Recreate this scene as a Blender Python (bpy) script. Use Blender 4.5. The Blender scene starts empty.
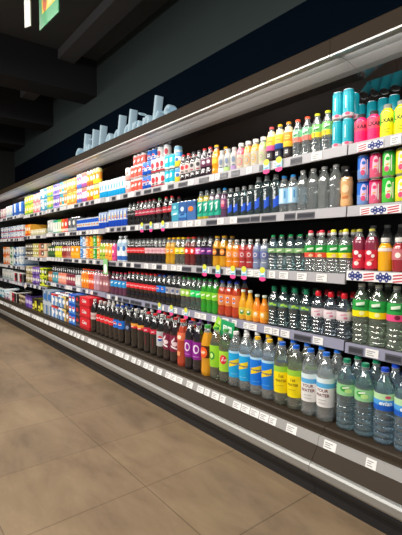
import bpy, bmesh, math, random
from mathutils import Vector, Matrix
random.seed(11)
C = bpy.context.scene.collection
PI = math.pi

# ------------------------------------------------------------------ materials
_M = {}
def mat(name, col, rough=.35, metal=0., spec=.5, coat=0., trans=0., ior=1.45, noise=0., nscale=40., emit=0.):
    if name in _M: return _M[name]
    m = bpy.data.materials.new(name); m.use_nodes = True
    nt = m.node_tree; b = nt.nodes['Principled BSDF']
    col = tuple(col) + (1,)
    b.inputs['Base Color'].default_value = col
    b.inputs['Roughness'].default_value = rough
    b.inputs['Metallic'].default_value = metal
    b.inputs['Specular IOR Level'].default_value = spec
    b.inputs['Coat Weight'].default_value = coat
    b.inputs['Transmission Weight'].default_value = trans
    b.inputs['IOR'].default_value = ior
    if emit:
        b.inputs['Emission Color'].default_value = col
        b.inputs['Emission Strength'].default_value = emit
    if noise:
        tc = nt.nodes.new('ShaderNodeTexCoord'); n = nt.nodes.new('ShaderNodeTexNoise'); n.inputs['Scale'].default_value = nscale
        n.inputs['Detail'].default_value = 6
        mp = nt.nodes.new('ShaderNodeMapRange'); mp.inputs['To Min'].default_value = 1 - noise; mp.inputs['To Max'].default_value = 1 + noise
        mx = nt.nodes.new('ShaderNodeMix'); mx.data_type = 'RGBA'; mx.blend_type = 'MULTIPLY'; mx.inputs[0].default_value = 1
        mx.inputs[6].default_value = col
        nt.links.new(tc.outputs['Object'], n.inputs['Vector']); nt.links.new(n.outputs['Fac'], mp.inputs['Value'])
        nt.links.new(mp.outputs['Result'], mx.inputs[7]); nt.links.new(mx.outputs[2], b.inputs['Base Color'])
    _M[name] = m
    return m

def srgb(h):
    r = [int(h[i:i+2], 16) / 255 for i in (0, 2, 4)]
    return tuple(c / 12.92 if c <= .04045 else ((c + .055) / 1.055) ** 2.4 for c in r)
def pm(h, rough=.38):          # printed label stock, colour by hex
    return mat('print_' + h + ('' if rough == .38 else '_%d' % (rough * 100)), srgb(h), rough, spec=.4)
def plastic(h, rough=.3):
    return mat('plastic_' + h, srgb(h), rough, noise=.04, nscale=90)
def liquid(h):                 # coloured drink seen through glossy plastic
    m = mat('drink_' + h, srgb(h), .10, spec=.6, coat=1.)
    b = m.node_tree.nodes['Principled BSDF'].inputs; b['Coat IOR'].default_value = 1.7; b['Coat Roughness'].default_value = .08
    return m
def water(h):                  # clear drink in clear plastic
    if 'water_' + h in _M: return _M['water_' + h]
    m = mat('water_' + h, tuple(1 - (.45 if h == 'b8ccca' else .95) * (1 - c) for c in srgb(h)), .05, trans=.86 if h == 'b8ccca' else .88, ior=1.34, spec=.9, coat=1.)
    m.node_tree.nodes['Principled BSDF'].inputs['Coat IOR'].default_value = 2.1; m.node_tree.nodes['Principled BSDF'].inputs['Coat Roughness'].default_value = .07
    nt = m.node_tree; tc = nt.nodes.new('ShaderNodeTexCoord'); n = nt.nodes.new('ShaderNodeTexNoise'); n.inputs['Scale'].default_value = 34; n.inputs['Detail'].default_value = 2
    mp = nt.nodes.new('ShaderNodeMapping'); mp.inputs['Scale'].default_value = (1, 1, .6); bp = nt.nodes.new('ShaderNodeBump'); bp.inputs['Strength'].default_value = .35; bp.inputs['Distance'].default_value = .008
    nt.links.new(tc.outputs['Object'], mp.inputs['Vector']); nt.links.new(mp.outputs[0], n.inputs['Vector']); nt.links.new(n.outputs['Fac'], bp.inputs['Height']); nt.links.new(bp.outputs[0], nt.nodes['Principled BSDF'].inputs['Normal'])
    return m
def clear():                   # empty thin plastic
    if 'clear_plastic' in _M: return _M['clear_plastic']
    m = bpy.data.materials.new('clear_plastic'); m.use_nodes = True
    nt = m.node_tree; nt.nodes.clear()
    o = nt.nodes.new('ShaderNodeOutputMaterial'); mx = nt.nodes.new('ShaderNodeMixShader'); t = nt.nodes.new('ShaderNodeBsdfTransparent')
    g = nt.nodes.new('ShaderNodeBsdfPrincipled'); g.inputs['Base Color'].default_value = (.62, .66, .66, 1); g.inputs['Roughness'].default_value = .08; g.inputs['Coat Weight'].default_value = 1; g.inputs['Coat IOR'].default_value = 2.0
    lw = nt.nodes.new('ShaderNodeLayerWeight'); lw.inputs['Blend'].default_value = .35
    mp = nt.nodes.new('ShaderNodeMapRange'); mp.inputs['To Min'].default_value = .25; mp.inputs['To Max'].default_value = .9
    t.inputs['Color'].default_value = (.9, .93, .93, 1)
    nt.links.new(lw.outputs['Facing'], mp.inputs['Value']); nt.links.new(mp.outputs['Result'], mx.inputs[0])
    nt.links.new(t.outputs[0], mx.inputs[1]); nt.links.new(g.outputs[0], mx.inputs[2]); nt.links.new(mx.outputs[0], o.inputs[0])
    _M['clear_plastic'] = m
    return m
def can_silver(): return mat('can_aluminium', (.62, .64, .66), .3, metal=.85)

# ------------------------------------------------------------------ mesh helpers
class MB:
    def __init__(self): self.v = []; self.f = []; self.m = []; self.mats = []; self.s = []
    def mi(self, m):
        if m not in self.mats: self.mats.append(m)
        return self.mats.index(m)
    def face(self, idx, m, smooth=False): self.f.append(idx); self.m.append(self.mi(m)); self.s.append(smooth)
    def lathe(self, prof, seg, m, cx=0, cy=0, smooth=True, sq=0., flute=None):
        """prof: [(r,z,mat or None)]; the mat belongs to the ring that starts at that point"""
        rings = []
        for p in prof:
            r, z = p[0], p[1]
            if r < 1e-6: rings.append([len(self.v)]); self.v.append((cx, cy, z)); continue
            ids = []
            for k in range(seg):
                a = 2 * PI * k / seg
                c, s = math.cos(a), math.sin(a)
                q = 1. if not flute else 1 + flute(z) * math.cos(7 * a)
                if sq: q = 1 / max(abs(c), abs(s)) * sq + (1 - sq)
                ids.append(len(self.v)); self.v.append((cx + r * q * c, cy + r * q * s, z))
            rings.append(ids)
        for i in range(len(prof) - 1):
            a, b = rings[i], rings[i+1]
            mm = (prof[i][2] if len(prof[i]) > 2 and prof[i][2] else m)
            if len(a) == 1 and len(b) == 1: continue
            for k in range(seg):
                k2 = (k + 1) % seg
                if len(a) == 1: self.face((a[0], b[k2], b[k]), mm, smooth)
                elif len(b) == 1: self.face((a[k], a[k2], b[0]), mm, smooth)
                else: self.face((a[k], a[k2], b[k2], b[k]), mm, smooth)
        return self
    def box(self, x0, x1, y0, y1, z0, z1, m, bev=0., mats=None):
        """mats: dict of side -> material among 'x0','x1','y0','y1','z0','z1'"""
        mats = mats or {}
        g = lambda k: mats.get(k, m)
        if bev <= 0:
            b = len(self.v)
            self.v += [(x, y, z) for z in (z0, z1) for y in (y0, y1) for x in (x0, x1)]
            for idx, k in (((0,2,3,1),'z0'), ((4,5,7,6),'z1'), ((0,1,5,4),'y0'), ((2,6,7,3),'y1'), ((0,4,6,2),'x0'), ((1,3,7,5),'x1')):
                self.face(tuple(b + i for i in idx), g(k))
            return self
        e = bev
        bm = bmesh.new(); bmesh.ops.create_cube(bm, size=1)
        bmesh.ops.scale(bm, vec=(x1-x0, y1-y0, z1-z0), verts=bm.verts)
        bmesh.ops.translate(bm, vec=((x0+x1)/2, (y0+y1)/2, (z0+z1)/2), verts=bm.verts)
        bmesh.ops.bevel(bm, geom=bm.edges[:], offset=e, segments=2, affect='EDGES', profile=.5)
        bm.normal_update()
        b = len(self.v); bm.verts.index_update()
        self.v += [tuple(v.co) for v in bm.verts]
        for f in bm.faces:
            n = f.normal; ax = max(range(3), key=lambda i: abs(n[i])); k = 'xyz'[ax] + ('1' if n[ax] > 0 else '0')
            self.face(tuple(b + v.index for v in f.verts), g(k), False)
        bm.free()
        return self
    def prism_x(self, prof, x0, x1, m, mats=None):
        """closed (y,z) outline pulled along X; mats: per edge"""
        b = len(self.v); n = len(prof)
        self.v += [(x0, y, z) for y, z in prof] + [(x1, y, z) for y, z in prof]
        for i in range(n):
            j = (i + 1) % n
            self.face((b+i, b+j, b+n+j, b+n+i), (mats or {}).get(i, m))
        self.face(tuple(b + i for i in range(n)), m); self.face(tuple(b + n + i for i in reversed(range(n))), m)
        return self
    def strip(self, cols, m, warp):
        """cols: [(x, zlo, zhi)] -> one curved patch placed by warp(x,z)"""
        b = len(self.v)
        for x, lo, hi in cols: self.v += [warp(x, lo), warp(x, hi)]
        for i in range(len(cols) - 1):
            self.face((b+2*i, b+2*i+2, b+2*i+3, b+2*i+1), m, True)
        return self
    def build(self, name):
        me = bpy.data.meshes.new(name); me.from_pydata(self.v, [], self.f); 
        for m in self.mats: me.materials.append(m)
        me.polygons.foreach_set('material_index', self.m); me.polygons.foreach_set('use_smooth', self.s)
        me.update()
        bm = bmesh.new(); bm.from_mesh(me); bmesh.ops.recalc_face_normals(bm, faces=bm.faces); bm.to_mesh(me); bm.free()
        return me

def sharp(me, ang=40):
    bm = bmesh.new(); bm.from_mesh(me)
    for e in bm.edges:
        if len(e.link_faces) == 2 and e.calc_face_angle(0) > math.radians(ang): e.smooth = False
    bm.to_mesh(me); bm.free()
    return me

def cyl_warp(r):  return lambda x, z: (r * math.sin(x / r), -r * math.cos(x / r), z)
def flat_warp(y): return lambda x, z: (x, y, z)

def ell(cx, cz, a, b, n=12, lo=-1., hi=1.):
    """ellipse columns between heights lo..hi of its half height"""
    out = []
    for i in range(n + 1):
        t = -1 + 2 * i / n; t = math.sin(t * PI / 2)
        s = math.sqrt(max(0, 1 - t * t))
        z0, z1 = max(-s, lo), min(s, hi)
        if z1 < z0: z0 = z1 = max(min(0, hi), lo)
        out.append((cx + a * t, cz + b * z0, cz + b * z1))
    return out
def para(cx, cz, w, h, rise=0., n=10):
    return [(cx - w/2 + w*i/n, cz - h/2 + rise*(i/n - .5), cz + h/2 + rise*(i/n - .5)) for i in range(n + 1)]

_txt = {}
def text2d(body, size, vertical=False, shear=0., bold=.02):
    key = (body, size, vertical, shear, bold)
    if key in _txt: return _txt[key]
    cu = bpy.data.curves.new('lettering', 'FONT'); cu.body = body; cu.size = size; cu.align_x = 'CENTER'; cu.align_y = 'CENTER'
    cu.resolution_u = 2; cu.offset = bold * size; cu.shear = shear
    o = bpy.data.objects.new('lettering', cu); C.objects.link(o)
    dg = bpy.context.evaluated_depsgraph_get(); me = bpy.data.meshes.new_from_object(o.evaluated_get(dg))
    v = [(p.co.x, p.co.y) for p in me.vertices]; f = [tuple(p.vertices) for p in me.polygons]
    bpy.data.objects.remove(o); bpy.data.curves.remove(cu); bpy.data.meshes.remove(me)
    if vertical: v = [(-y, x) for x, y in v]
    _txt[key] = (v, f)
    return _txt[key]

# marks on labels -> one mesh.  specs: ('e',hex,cx,cz,a,b[,lo,hi]) ellipse, ('p',hex,cx,cz,w,h,rise) bar, ('t',hex,cx,cz,size,body[,vertical,shear])
def marks_mesh(name, specs, warp_at):
    mb = MB()
    for i, s in enumerate(specs):
        w = warp_at(.0005 + .0003 * i); m = pm(s[1])
        if s[0] == 'e': mb.strip(ell(s[2], s[3], s[4], s[5], 12, *(s[6:8] if len(s) > 6 else ())), m, w)
        elif s[0] == 'p': mb.strip(para(*s[2:7]), m, w)
        else:
            v, f = text2d(s[5], s[4], s[6] if len(s) > 6 else False, s[7] if len(s) > 7 else 0.)
            b = len(mb.v); mb.v += [w(x + s[2], z + s[3]) for x, z in v]
            for q in f: mb.face(tuple(b + k for k in q), m)
    me = bpy.data.meshes.new(name); me.from_pydata(mb.v, [], mb.f)
    for m in mb.mats: me.materials.append(m)
    me.polygons.foreach_set('material_index', mb.m); me.update()
    return me

def mark_nodes(specs, warp_at):
    """one part per group of marks that sit together on the label"""
    def ext(q):
        hz = q[5] if q[0] == 'e' else q[5]/2 if q[0] == 'p' else (q[4]*len(q[5])*.3 if len(q) > 6 and q[6] else q[4]*.4)
        return q[3] - hz, q[3] + hz
    qs = sorted(range(len(specs)), key=lambda i: ext(specs[i])[0]); groups = []; top = -9
    for i in qs:
        lo, hi = ext(specs[i])
        if groups and lo - top < .012: groups[-1].append(i)
        else: groups.append([i])
        top = max(top, hi)
    out = []
    for g in groups:
        sub = [tuple(specs[i]) for i in sorted(g)]
        nm = 'lettering' if any(q[0] == 't' for q in sub) else 'emblem' if any(q[0] == 'e' for q in sub) else 'printed_bar'
        out.append(Node(nm, marks_mesh(nm, sub, warp_at)))
    return out

# ------------------------------------------------------------------ things
def link(name, me, parent=None, loc=(0, 0, 0)):
    o = bpy.data.objects.new(name, me); C.objects.link(o)
    o.location = loc
    if parent is not None: o.parent = parent
    return o
def tag(o, label=None, cat=None, group=None, kind=None):
    for k, v in (('label', label), ('category', cat), ('group', group), ('kind', kind)):
        if v: o[k] = v
    return o
def empty(name, loc, rz=0.):
    o = bpy.data.objects.new(name, None); C.objects.link(o); o.location = loc; o.rotation_euler = (0, 0, rz); o.empty_display_size = .05
    return o
class Node:                       # a part's name, its mesh, its sub-parts
    def __init__(self, name, me, kids=(), at=(0, 0, 0), label=None): self.name, self.me, self.kids, self.at, self.label = name, me, list(kids), at, label
def grow(node, parent=None):
    o = link(node.name, node.me, parent, node.at)
    if node.label: o['label'] = node.label
    for k in node.kids: grow(k, o)
    return o

# ---- bottles.  profile points: (r as share of the radius, z as share of the height)
SHAPES = {
 'soda':  dict(p=[(0,.012),(.5,.006),(.62,0),(.86,.006),(.99,.045),(1,.09),(1,.17),(.95,.23),(.9,.29),(.96,.345),(1,.37),(1,.60),(.98,.655),(.86,.735),(.64,.815),(.46,.875),(.385,.91),(.385,.925),(.48,.93),(.48,.94),(.37,.945),(.37,.965)], cap=(.45,.94,1.), fill=.80),
 'big':   dict(p=[(0,.012),(.5,.006),(.7,0),(.9,.008),(1,.04),(1,.14),(.97,.17),(.97,.26),(1,.28),(1,.64),(.99,.69),(.90,.755),(.70,.83),(.48,.89),(.34,.925),(.34,.935),(.42,.94),(.42,.948),(.33,.952),(.33,.97)], cap=(.385,.948,1.), fill=.85),
 'ribbed':dict(p=[(0,.012),(.6,.004),(.8,0),(.97,.02),(1,.05),(.90,.075),(1,.10),(1,.135),(.90,.16),(1,.185),(1,.22),(.90,.245),(1,.27),(1,.305),(.90,.33),(1,.355),(1,.39),(.93,.41),(1,.435),(1,.60),(.96,.625),(1,.655),(.97,.70),(.84,.77),(.58,.85),(.38,.905),(.33,.925),(.33,.935),(.42,.94),(.42,.948),(.33,.952),(.33,.97)], cap=(.385,.945,1.), fill=.87),
 'twist': dict(p=[(0,.012),(.6,.004),(.8,0),(.96,.02),(1,.06),(.86,.11),(1,.16),(.86,.21),(1,.26),(.86,.31),(1,.36),(.90,.41),(1,.46),(1,.53),(.94,.58),(1,.635),(.92,.70),(.76,.775),(.58,.845),(.44,.895),(.4,.92),(.4,.93),(.5,.935),(.5,.943),(.38,.947),(.38,.965)], cap=(.47,.94,1.), fill=.86),
 'sleek': dict(p=[(0,.012),(.6,.004),(.85,0),(.98,.015),(1,.045),(1,.68),(.97,.73),(.84,.80),(.62,.865),(.46,.905),(.42,.92),(.42,.93),(.52,.935),(.52,.943),(.4,.947),(.4,.965)], cap=(.5,.935,1.), fill=.86),
 'juice': dict(p=[(0,.012),(.6,.004),(.86,0),(.98,.02),(1,.06),(1,.62),(.97,.68),(.86,.755),(.68,.815),(.58,.845),(.58,.86),(.66,.865),(.66,.875),(.55,.88),(.55,.9)], cap=(.63,.875,1.), fill=.80),
 'stubby':dict(p=[(0,.012),(.6,.004),(.86,0),(.98,.02),(1,.06),(1,.70),(.98,.75),(.86,.82),(.66,.865),(.58,.88),(.58,.89),(.52,.892)], cap=(.60,.885,1.), fill=1.),
 'dairy': dict(p=[(0,.012),(.6,.004),(.84,0),(.98,.03),(1,.08),(.93,.28),(.93,.45),(1,.62),(.95,.70),(.74,.79),(.56,.85),(.52,.87),(.52,.88)], cap=(.60,.87,1.), fill=1.),
 'glass': dict(p=[(0,.012),(.6,.004),(.86,0),(.98,.02),(1,.05),(1,.50),(.94,.58),(.66,.70),(.48,.80),(.42,.90),(.46,.91),(.46,.93),(.4,.95)], cap=(.5,.93,1.), fill=.85),
 'ball':  dict(p=[(0,.012),(.6,.004),(.86,0),(1,.05),(1,.11),(.95,.2),(.93,.3),(.98,.34),(1,.36),(1,.56),(1,.60),(.90,.70),(.72,.78),(.52,.855),(.4,.905),(.4,.92),(.5,.925),(.5,.94),(.38,.945),(.38,.96)], cap=(.47,.93,1.), fill=.83),
}
SHAPES['sportrib'] = dict(p=[(a, b * .935) for a, b in SHAPES['ribbed']['p']], cap=(.43, .875, 1.), fill=.82)
SEG = 28
def cap_mesh(r, z0, z1, h, style):
    m = plastic(h.split('/')[0]); t = .0012
    if style == 'sport':
        m2 = plastic(h.split('/')[1]) if '/' in h else m
        d = z1 - z0
        return sharp(MB().lathe([(r*1.02,z0,m2),(r*1.06,z0+.1*d,m2),(r*1.06,z0+.42*d,m2),(r*.9,z0+.46*d,m),(r*.98,z0+.5*d,m),(r*.95,z0+.78*d,m),(r*.75,z0+.95*d,m),(r*.4,z1,m),(0,z1,m)], 16, m).build('cap'))
    prof = [(r*.98, z0), (r, z0 + t)]
    n = 3
    for i in range(n):
        a = z0 + t + (z1 - z0 - 2*t) * i / n; b = z0 + t + (z1 - z0 - 2*t) * (i + .7) / n
        prof += [(r, a), (r, b), (r*.975, b + .0003)]
    prof += [(r, z1 - t), (r*.93, z1), (0, z1)]
    return sharp(MB().lathe(prof, 16, m).build('cap'))

_bt = {}
def bottle_node(key, name, shape, h, r, drink, capcol, bands=(), marks=(), capstyle='', neck=None, sq=0., fill=None):
    if key in _bt: return _bt[key]
    S = SHAPES[shape]; fl = S['fill'] if fill is None else fill
    top = neck or clear()
    prof = []
    for q, (pr, pz) in enumerate(S['p']):
        prof.append((pr * r, pz * h, drink if pz < fl else top))
    def flute(z, lo=bands[-1][1] * h if bands else .6 * h):
        t = z / h
        if lo / h + .02 < t < .90 and shape not in ('juice', 'stubby', 'dairy', 'glass'): return .085 * math.sin(PI * (t - lo/h - .02) / (.88 - lo/h)) if t < .88 else 0
        if .015 < t < .12 and shape in ('soda', 'big', 'ribbed', 'twist', 'ball'): return .035
        if shape == 'twist' and .12 < t < lo / h: return .05
        return 0
    body = sharp(MB().lathe(prof, SEG, drink, sq=sq, flute=flute).build(name), 50)
    kids = []
    cr, c0, c1 = S['cap']
    kids.append(Node('cap', cap_mesh(cr * r, c0 * h, c1 * h, capcol, capstyle)))
    if bands:
        mb = MB(); lp = []
        def rad(z):
            for (a, za), (b, zb) in zip(S['p'], S['p'][1:]):
                if za <= z <= zb and zb > za: return (a + (b - a) * (z - za) / (zb - za)) * r
            return r
        off = .0009
        zs = sorted({b[0] for b in bands} | {b[1] for b in bands} | {pz for _, pz in S['p'] if bands[0][0] < pz < bands[-1][1]})
        for z in zs:
            m = next((b[2] for b in bands if b[0] <= z + 1e-6 < b[1]), bands[-1][2])
            lp.append((max(rad(z) + off, r * .7), z * h, pm(m)))
        lp = [(lp[0][0] - off * .8, lp[0][1], lp[0][2])] + lp + [(lp[-1][0] - off * .8, lp[-1][1], lp[-1][2])]
        mb.lathe(lp, SEG, pm(bands[0][2]), sq=sq)
        sub = []
        if marks: sub += mark_nodes(marks, lambda o: cyl_warp(r + off + o))
        kids.append(Node('label', sharp(mb.build('label'), 50), sub))
    elif marks:
        kids += mark_nodes(marks, lambda o: cyl_warp(r * .97 + .0015 + o))
    _bt[key] = Node(name, body, kids)
    return _bt[key]

def can_node(key, h, r, bands, marks=(), tab=True):
    if key in _bt: return _bt[key]
    al = can_silver()
    neck = .012 if h > .1 else .008
    prof = [(0, .003, al), (r*.7, .003, al), (r*.8, 0, al), (r*.86, .001, al), (r*.98, .008)]
    zs = [.009] + [z * h for b in bands for z in (b[0],)][1:] + [h - neck]
    def bandm(z):
        return pm(next((b[2] for b in bands if b[0] <= z / h + 1e-6 < b[1]), bands[-1][2]), .22)
    prof = [(p[0], p[1], p[2] if len(p) > 2 else bandm(.01)) for p in prof]
    for z in zs: prof.append((r, z, bandm(z)))
    prof[-1] = (r, h - neck, bandm(h - neck))
    prof += [(r*.86, h - .0025, al), (r*.88, h - .0005, al), (r*.86, h, al), (r*.83, h - .0005, al), (r*.80, h - .004, al), (0, h - .004, al)]
    body = sharp(MB().lathe(prof, SEG, al).build('drink_can'), 45)
    kids = []
    if tab:
        mb = MB(); mb.box(-r*.2, r*.2, -r*.6, r*.25, h - .0035, h - .0022, al)
        kids.append(Node('pull_tab', mb.build('pull_tab')))
    if marks: kids += mark_nodes(marks, lambda o: cyl_warp(r + .0002 + o))
    _bt[key] = Node('drink_can', body, kids)
    return _bt[key]

def pack_node(key, w, d, h, cols, band=None, marks=(), tops=None, name='can_multipack'):
    """a wrapped or boxed multipack: upright stripes of colour, optional cross band, can ends or bottle tops above"""
    if key in _bt: return _bt[key]
    mb = MB(); hb = h if not tops else h * (.62 if tops[0] == 'b' else .93)
    n = len(cols)
    mb.box(-w/2, w/2, 0, d, 0, hb, pm(cols[0]), min(.006, w*.08), {'x1': pm(cols[-1]), 'z1': pm(cols[0])})
    kids = []
    if n > 1:
        q = MB()
        for i, c in enumerate(cols): q.strip([(-w/2 + .006 + (w-.012)*i/n, .006, hb-.006), (-w/2 + .006 + (w-.012)*(i+1)/n, .006, hb-.006)], pm(c), flat_warp(-.0008))
        kids.append(Node('front_print', q.build('front_print')))
    if band:
        q = MB(); q.box(-w/2 - .001, w/2 + .001, -.0015, d*.9, band[0]*hb, band[1]*hb, pm(band[2]))
        kids.append(Node('printed_band', q.build('printed_band')))
    if marks:
        nf = max(1, round(w / .085)) if len(cols) < 3 and not any(s[0] == 't' for s in marks) else 1
        sc = min(1., w / nf * .38 / max(s[4] if s[0] == 'e' else .02 for s in marks))
        rep = [(s[0], s[1], s[2]*sc + w*((k + .5)/nf - .5), s[3]) + ((s[4]*sc,) + tuple(s[5:]) if s[0] != 't' else tuple(s[4:])) for s in marks for k in range(nf)]
        if nf > 1: rep = [('p', cols[(k + 1) % n] if n > 1 else band[2] if band else cols[0], w*((k + .5)/nf - .5), hb*.52, w/nf*.8, hb*.62, 0) for k in range(nf)] + rep
        rep = [r + (0,) * 0 for r in rep]
        mm = MB()
        for s in rep:
            wf = flat_warp(-.0016 - (.0004 if s[0] == 'p' else .0008 if s[0] == 'e' and len(s) < 7 else .0012)); pmm = pm(s[1])
            if s[0] == 'e': mm.strip(ell(s[2], s[3], s[4], s[5], 10, *(s[6:8] if len(s) > 6 else ())), pmm, wf)
            elif s[0] == 'p': mm.strip(para(*s[2:7]), pmm, wf)
            else:
                v, f = text2d(s[5], s[4], False, s[7] if len(s) > 7 else 0.); b0 = len(mm.v)
                mm.v += [wf(x + s[2], z + s[3]) for x, z in v]
                for qf in f: mm.face(tuple(b0 + k for k in qf), pmm)
        kids.append(Node('lettering' if any(s[0] == 't' for s in marks) else 'printed_faces', mm.build('printed_faces')))
    if tops:
        nx = max(2, round(w / .062)); r = w / nx / 2 * .92
        for i in range(nx):
            for j in range(2):
                x = -w/2 + w*(i + .5)/nx; y = d*(j + .5)/2
                if tops[0] == 'b':
                    dk = liquid(tops[1])
                    me = MB().lathe([(r*.95, hb*.96), (r*.9, hb+.2*(h-hb)), (r*.5, hb+.6*(h-hb)), (r*.4, hb+.75*(h-hb)), (r*.4, hb+.85*(h-hb))], 10, dk).build('bottle_neck')
                    cp = MB().lathe([(r*.46, hb+.8*(h-hb)), (r*.46, h), (0, h)], 10, plastic(tops[2])).build('cap')
                    kids.append(Node('bottle_neck', me, [Node('cap', cp)], (x, y, 0)))
                else:
                    al = can_silver()
                    kids.append(Node('can_top', sharp(MB().lathe([(r, hb - .004), (r*.86, h - .001), (r*.84, h), (r*.8, h - .004), (0, h - .004)], 12, al).build('can_top')), [], (x, y, 0)))
    _bt[key] = Node(name, mb.build(name), kids)
    return _bt[key]

def carton_node(key, w, d, h, cols, capcol=None, marks=()):
    """gable-topped drink carton"""
    if key in _bt: return _bt[key]
    hb = h * .82; m = pm(cols[0]); m2 = pm(cols[1 % len(cols)]); mb = MB()
    b = len(mb.v)
    mb.v += [(x, y, z) for z in (0, hb*.55, hb) for x, y in ((-w/2,0),(w/2,0),(w/2,d),(-w/2,d))]
    mb.v += [(-w/2, d/2-.003, h*.94), (w/2, d/2-.003, h*.94), (w/2, d/2+.003, h*.94), (-w/2, d/2+.003, h*.94), (-w/2, d/2-.003, h), (w/2, d/2-.003, h), (w/2, d/2+.003, h), (-w/2, d/2+.003, h)]
    for lv, mm in ((0, m), (4, m2), (8, m), (12, m2)):
        for k in range(4):
            k2 = (k + 1) % 4; mb.face((b+lv+k, b+lv+k2, b+lv+4+k2, b+lv+4+k), mm)
    mb.face((b+3, b+2, b+1, b), m); mb.face((b+16, b+17, b+18, b+19), m2)
    kids = []
    if capcol:
        cp = MB().lathe([(.013, 0), (.013, .012), (.011, .014), (0, .014)], 12, plastic(capcol)).build('cap')
        kids.append(Node('cap', cp, [], (0, d*.2, h*.86)))
    if marks: kids.append(Node('emblem', marks_mesh('emblem', [tuple(s) for s in marks], lambda o: flat_warp(-.0008 - o))))
    _bt[key] = Node('drink_carton', mb.build('drink_carton'), kids)
    return _bt[key]

ORD = 'first second third fourth fifth sixth seventh eighth ninth tenth eleventh twelfth thirteenth fourteenth fifteenth sixteenth seventeenth eighteenth nineteenth twentieth twenty-first twenty-second twenty-third twenty-fourth twenty-fifth twenty-sixth twenty-seventh twenty-eighth twenty-ninth thirtieth'.split()

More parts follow.
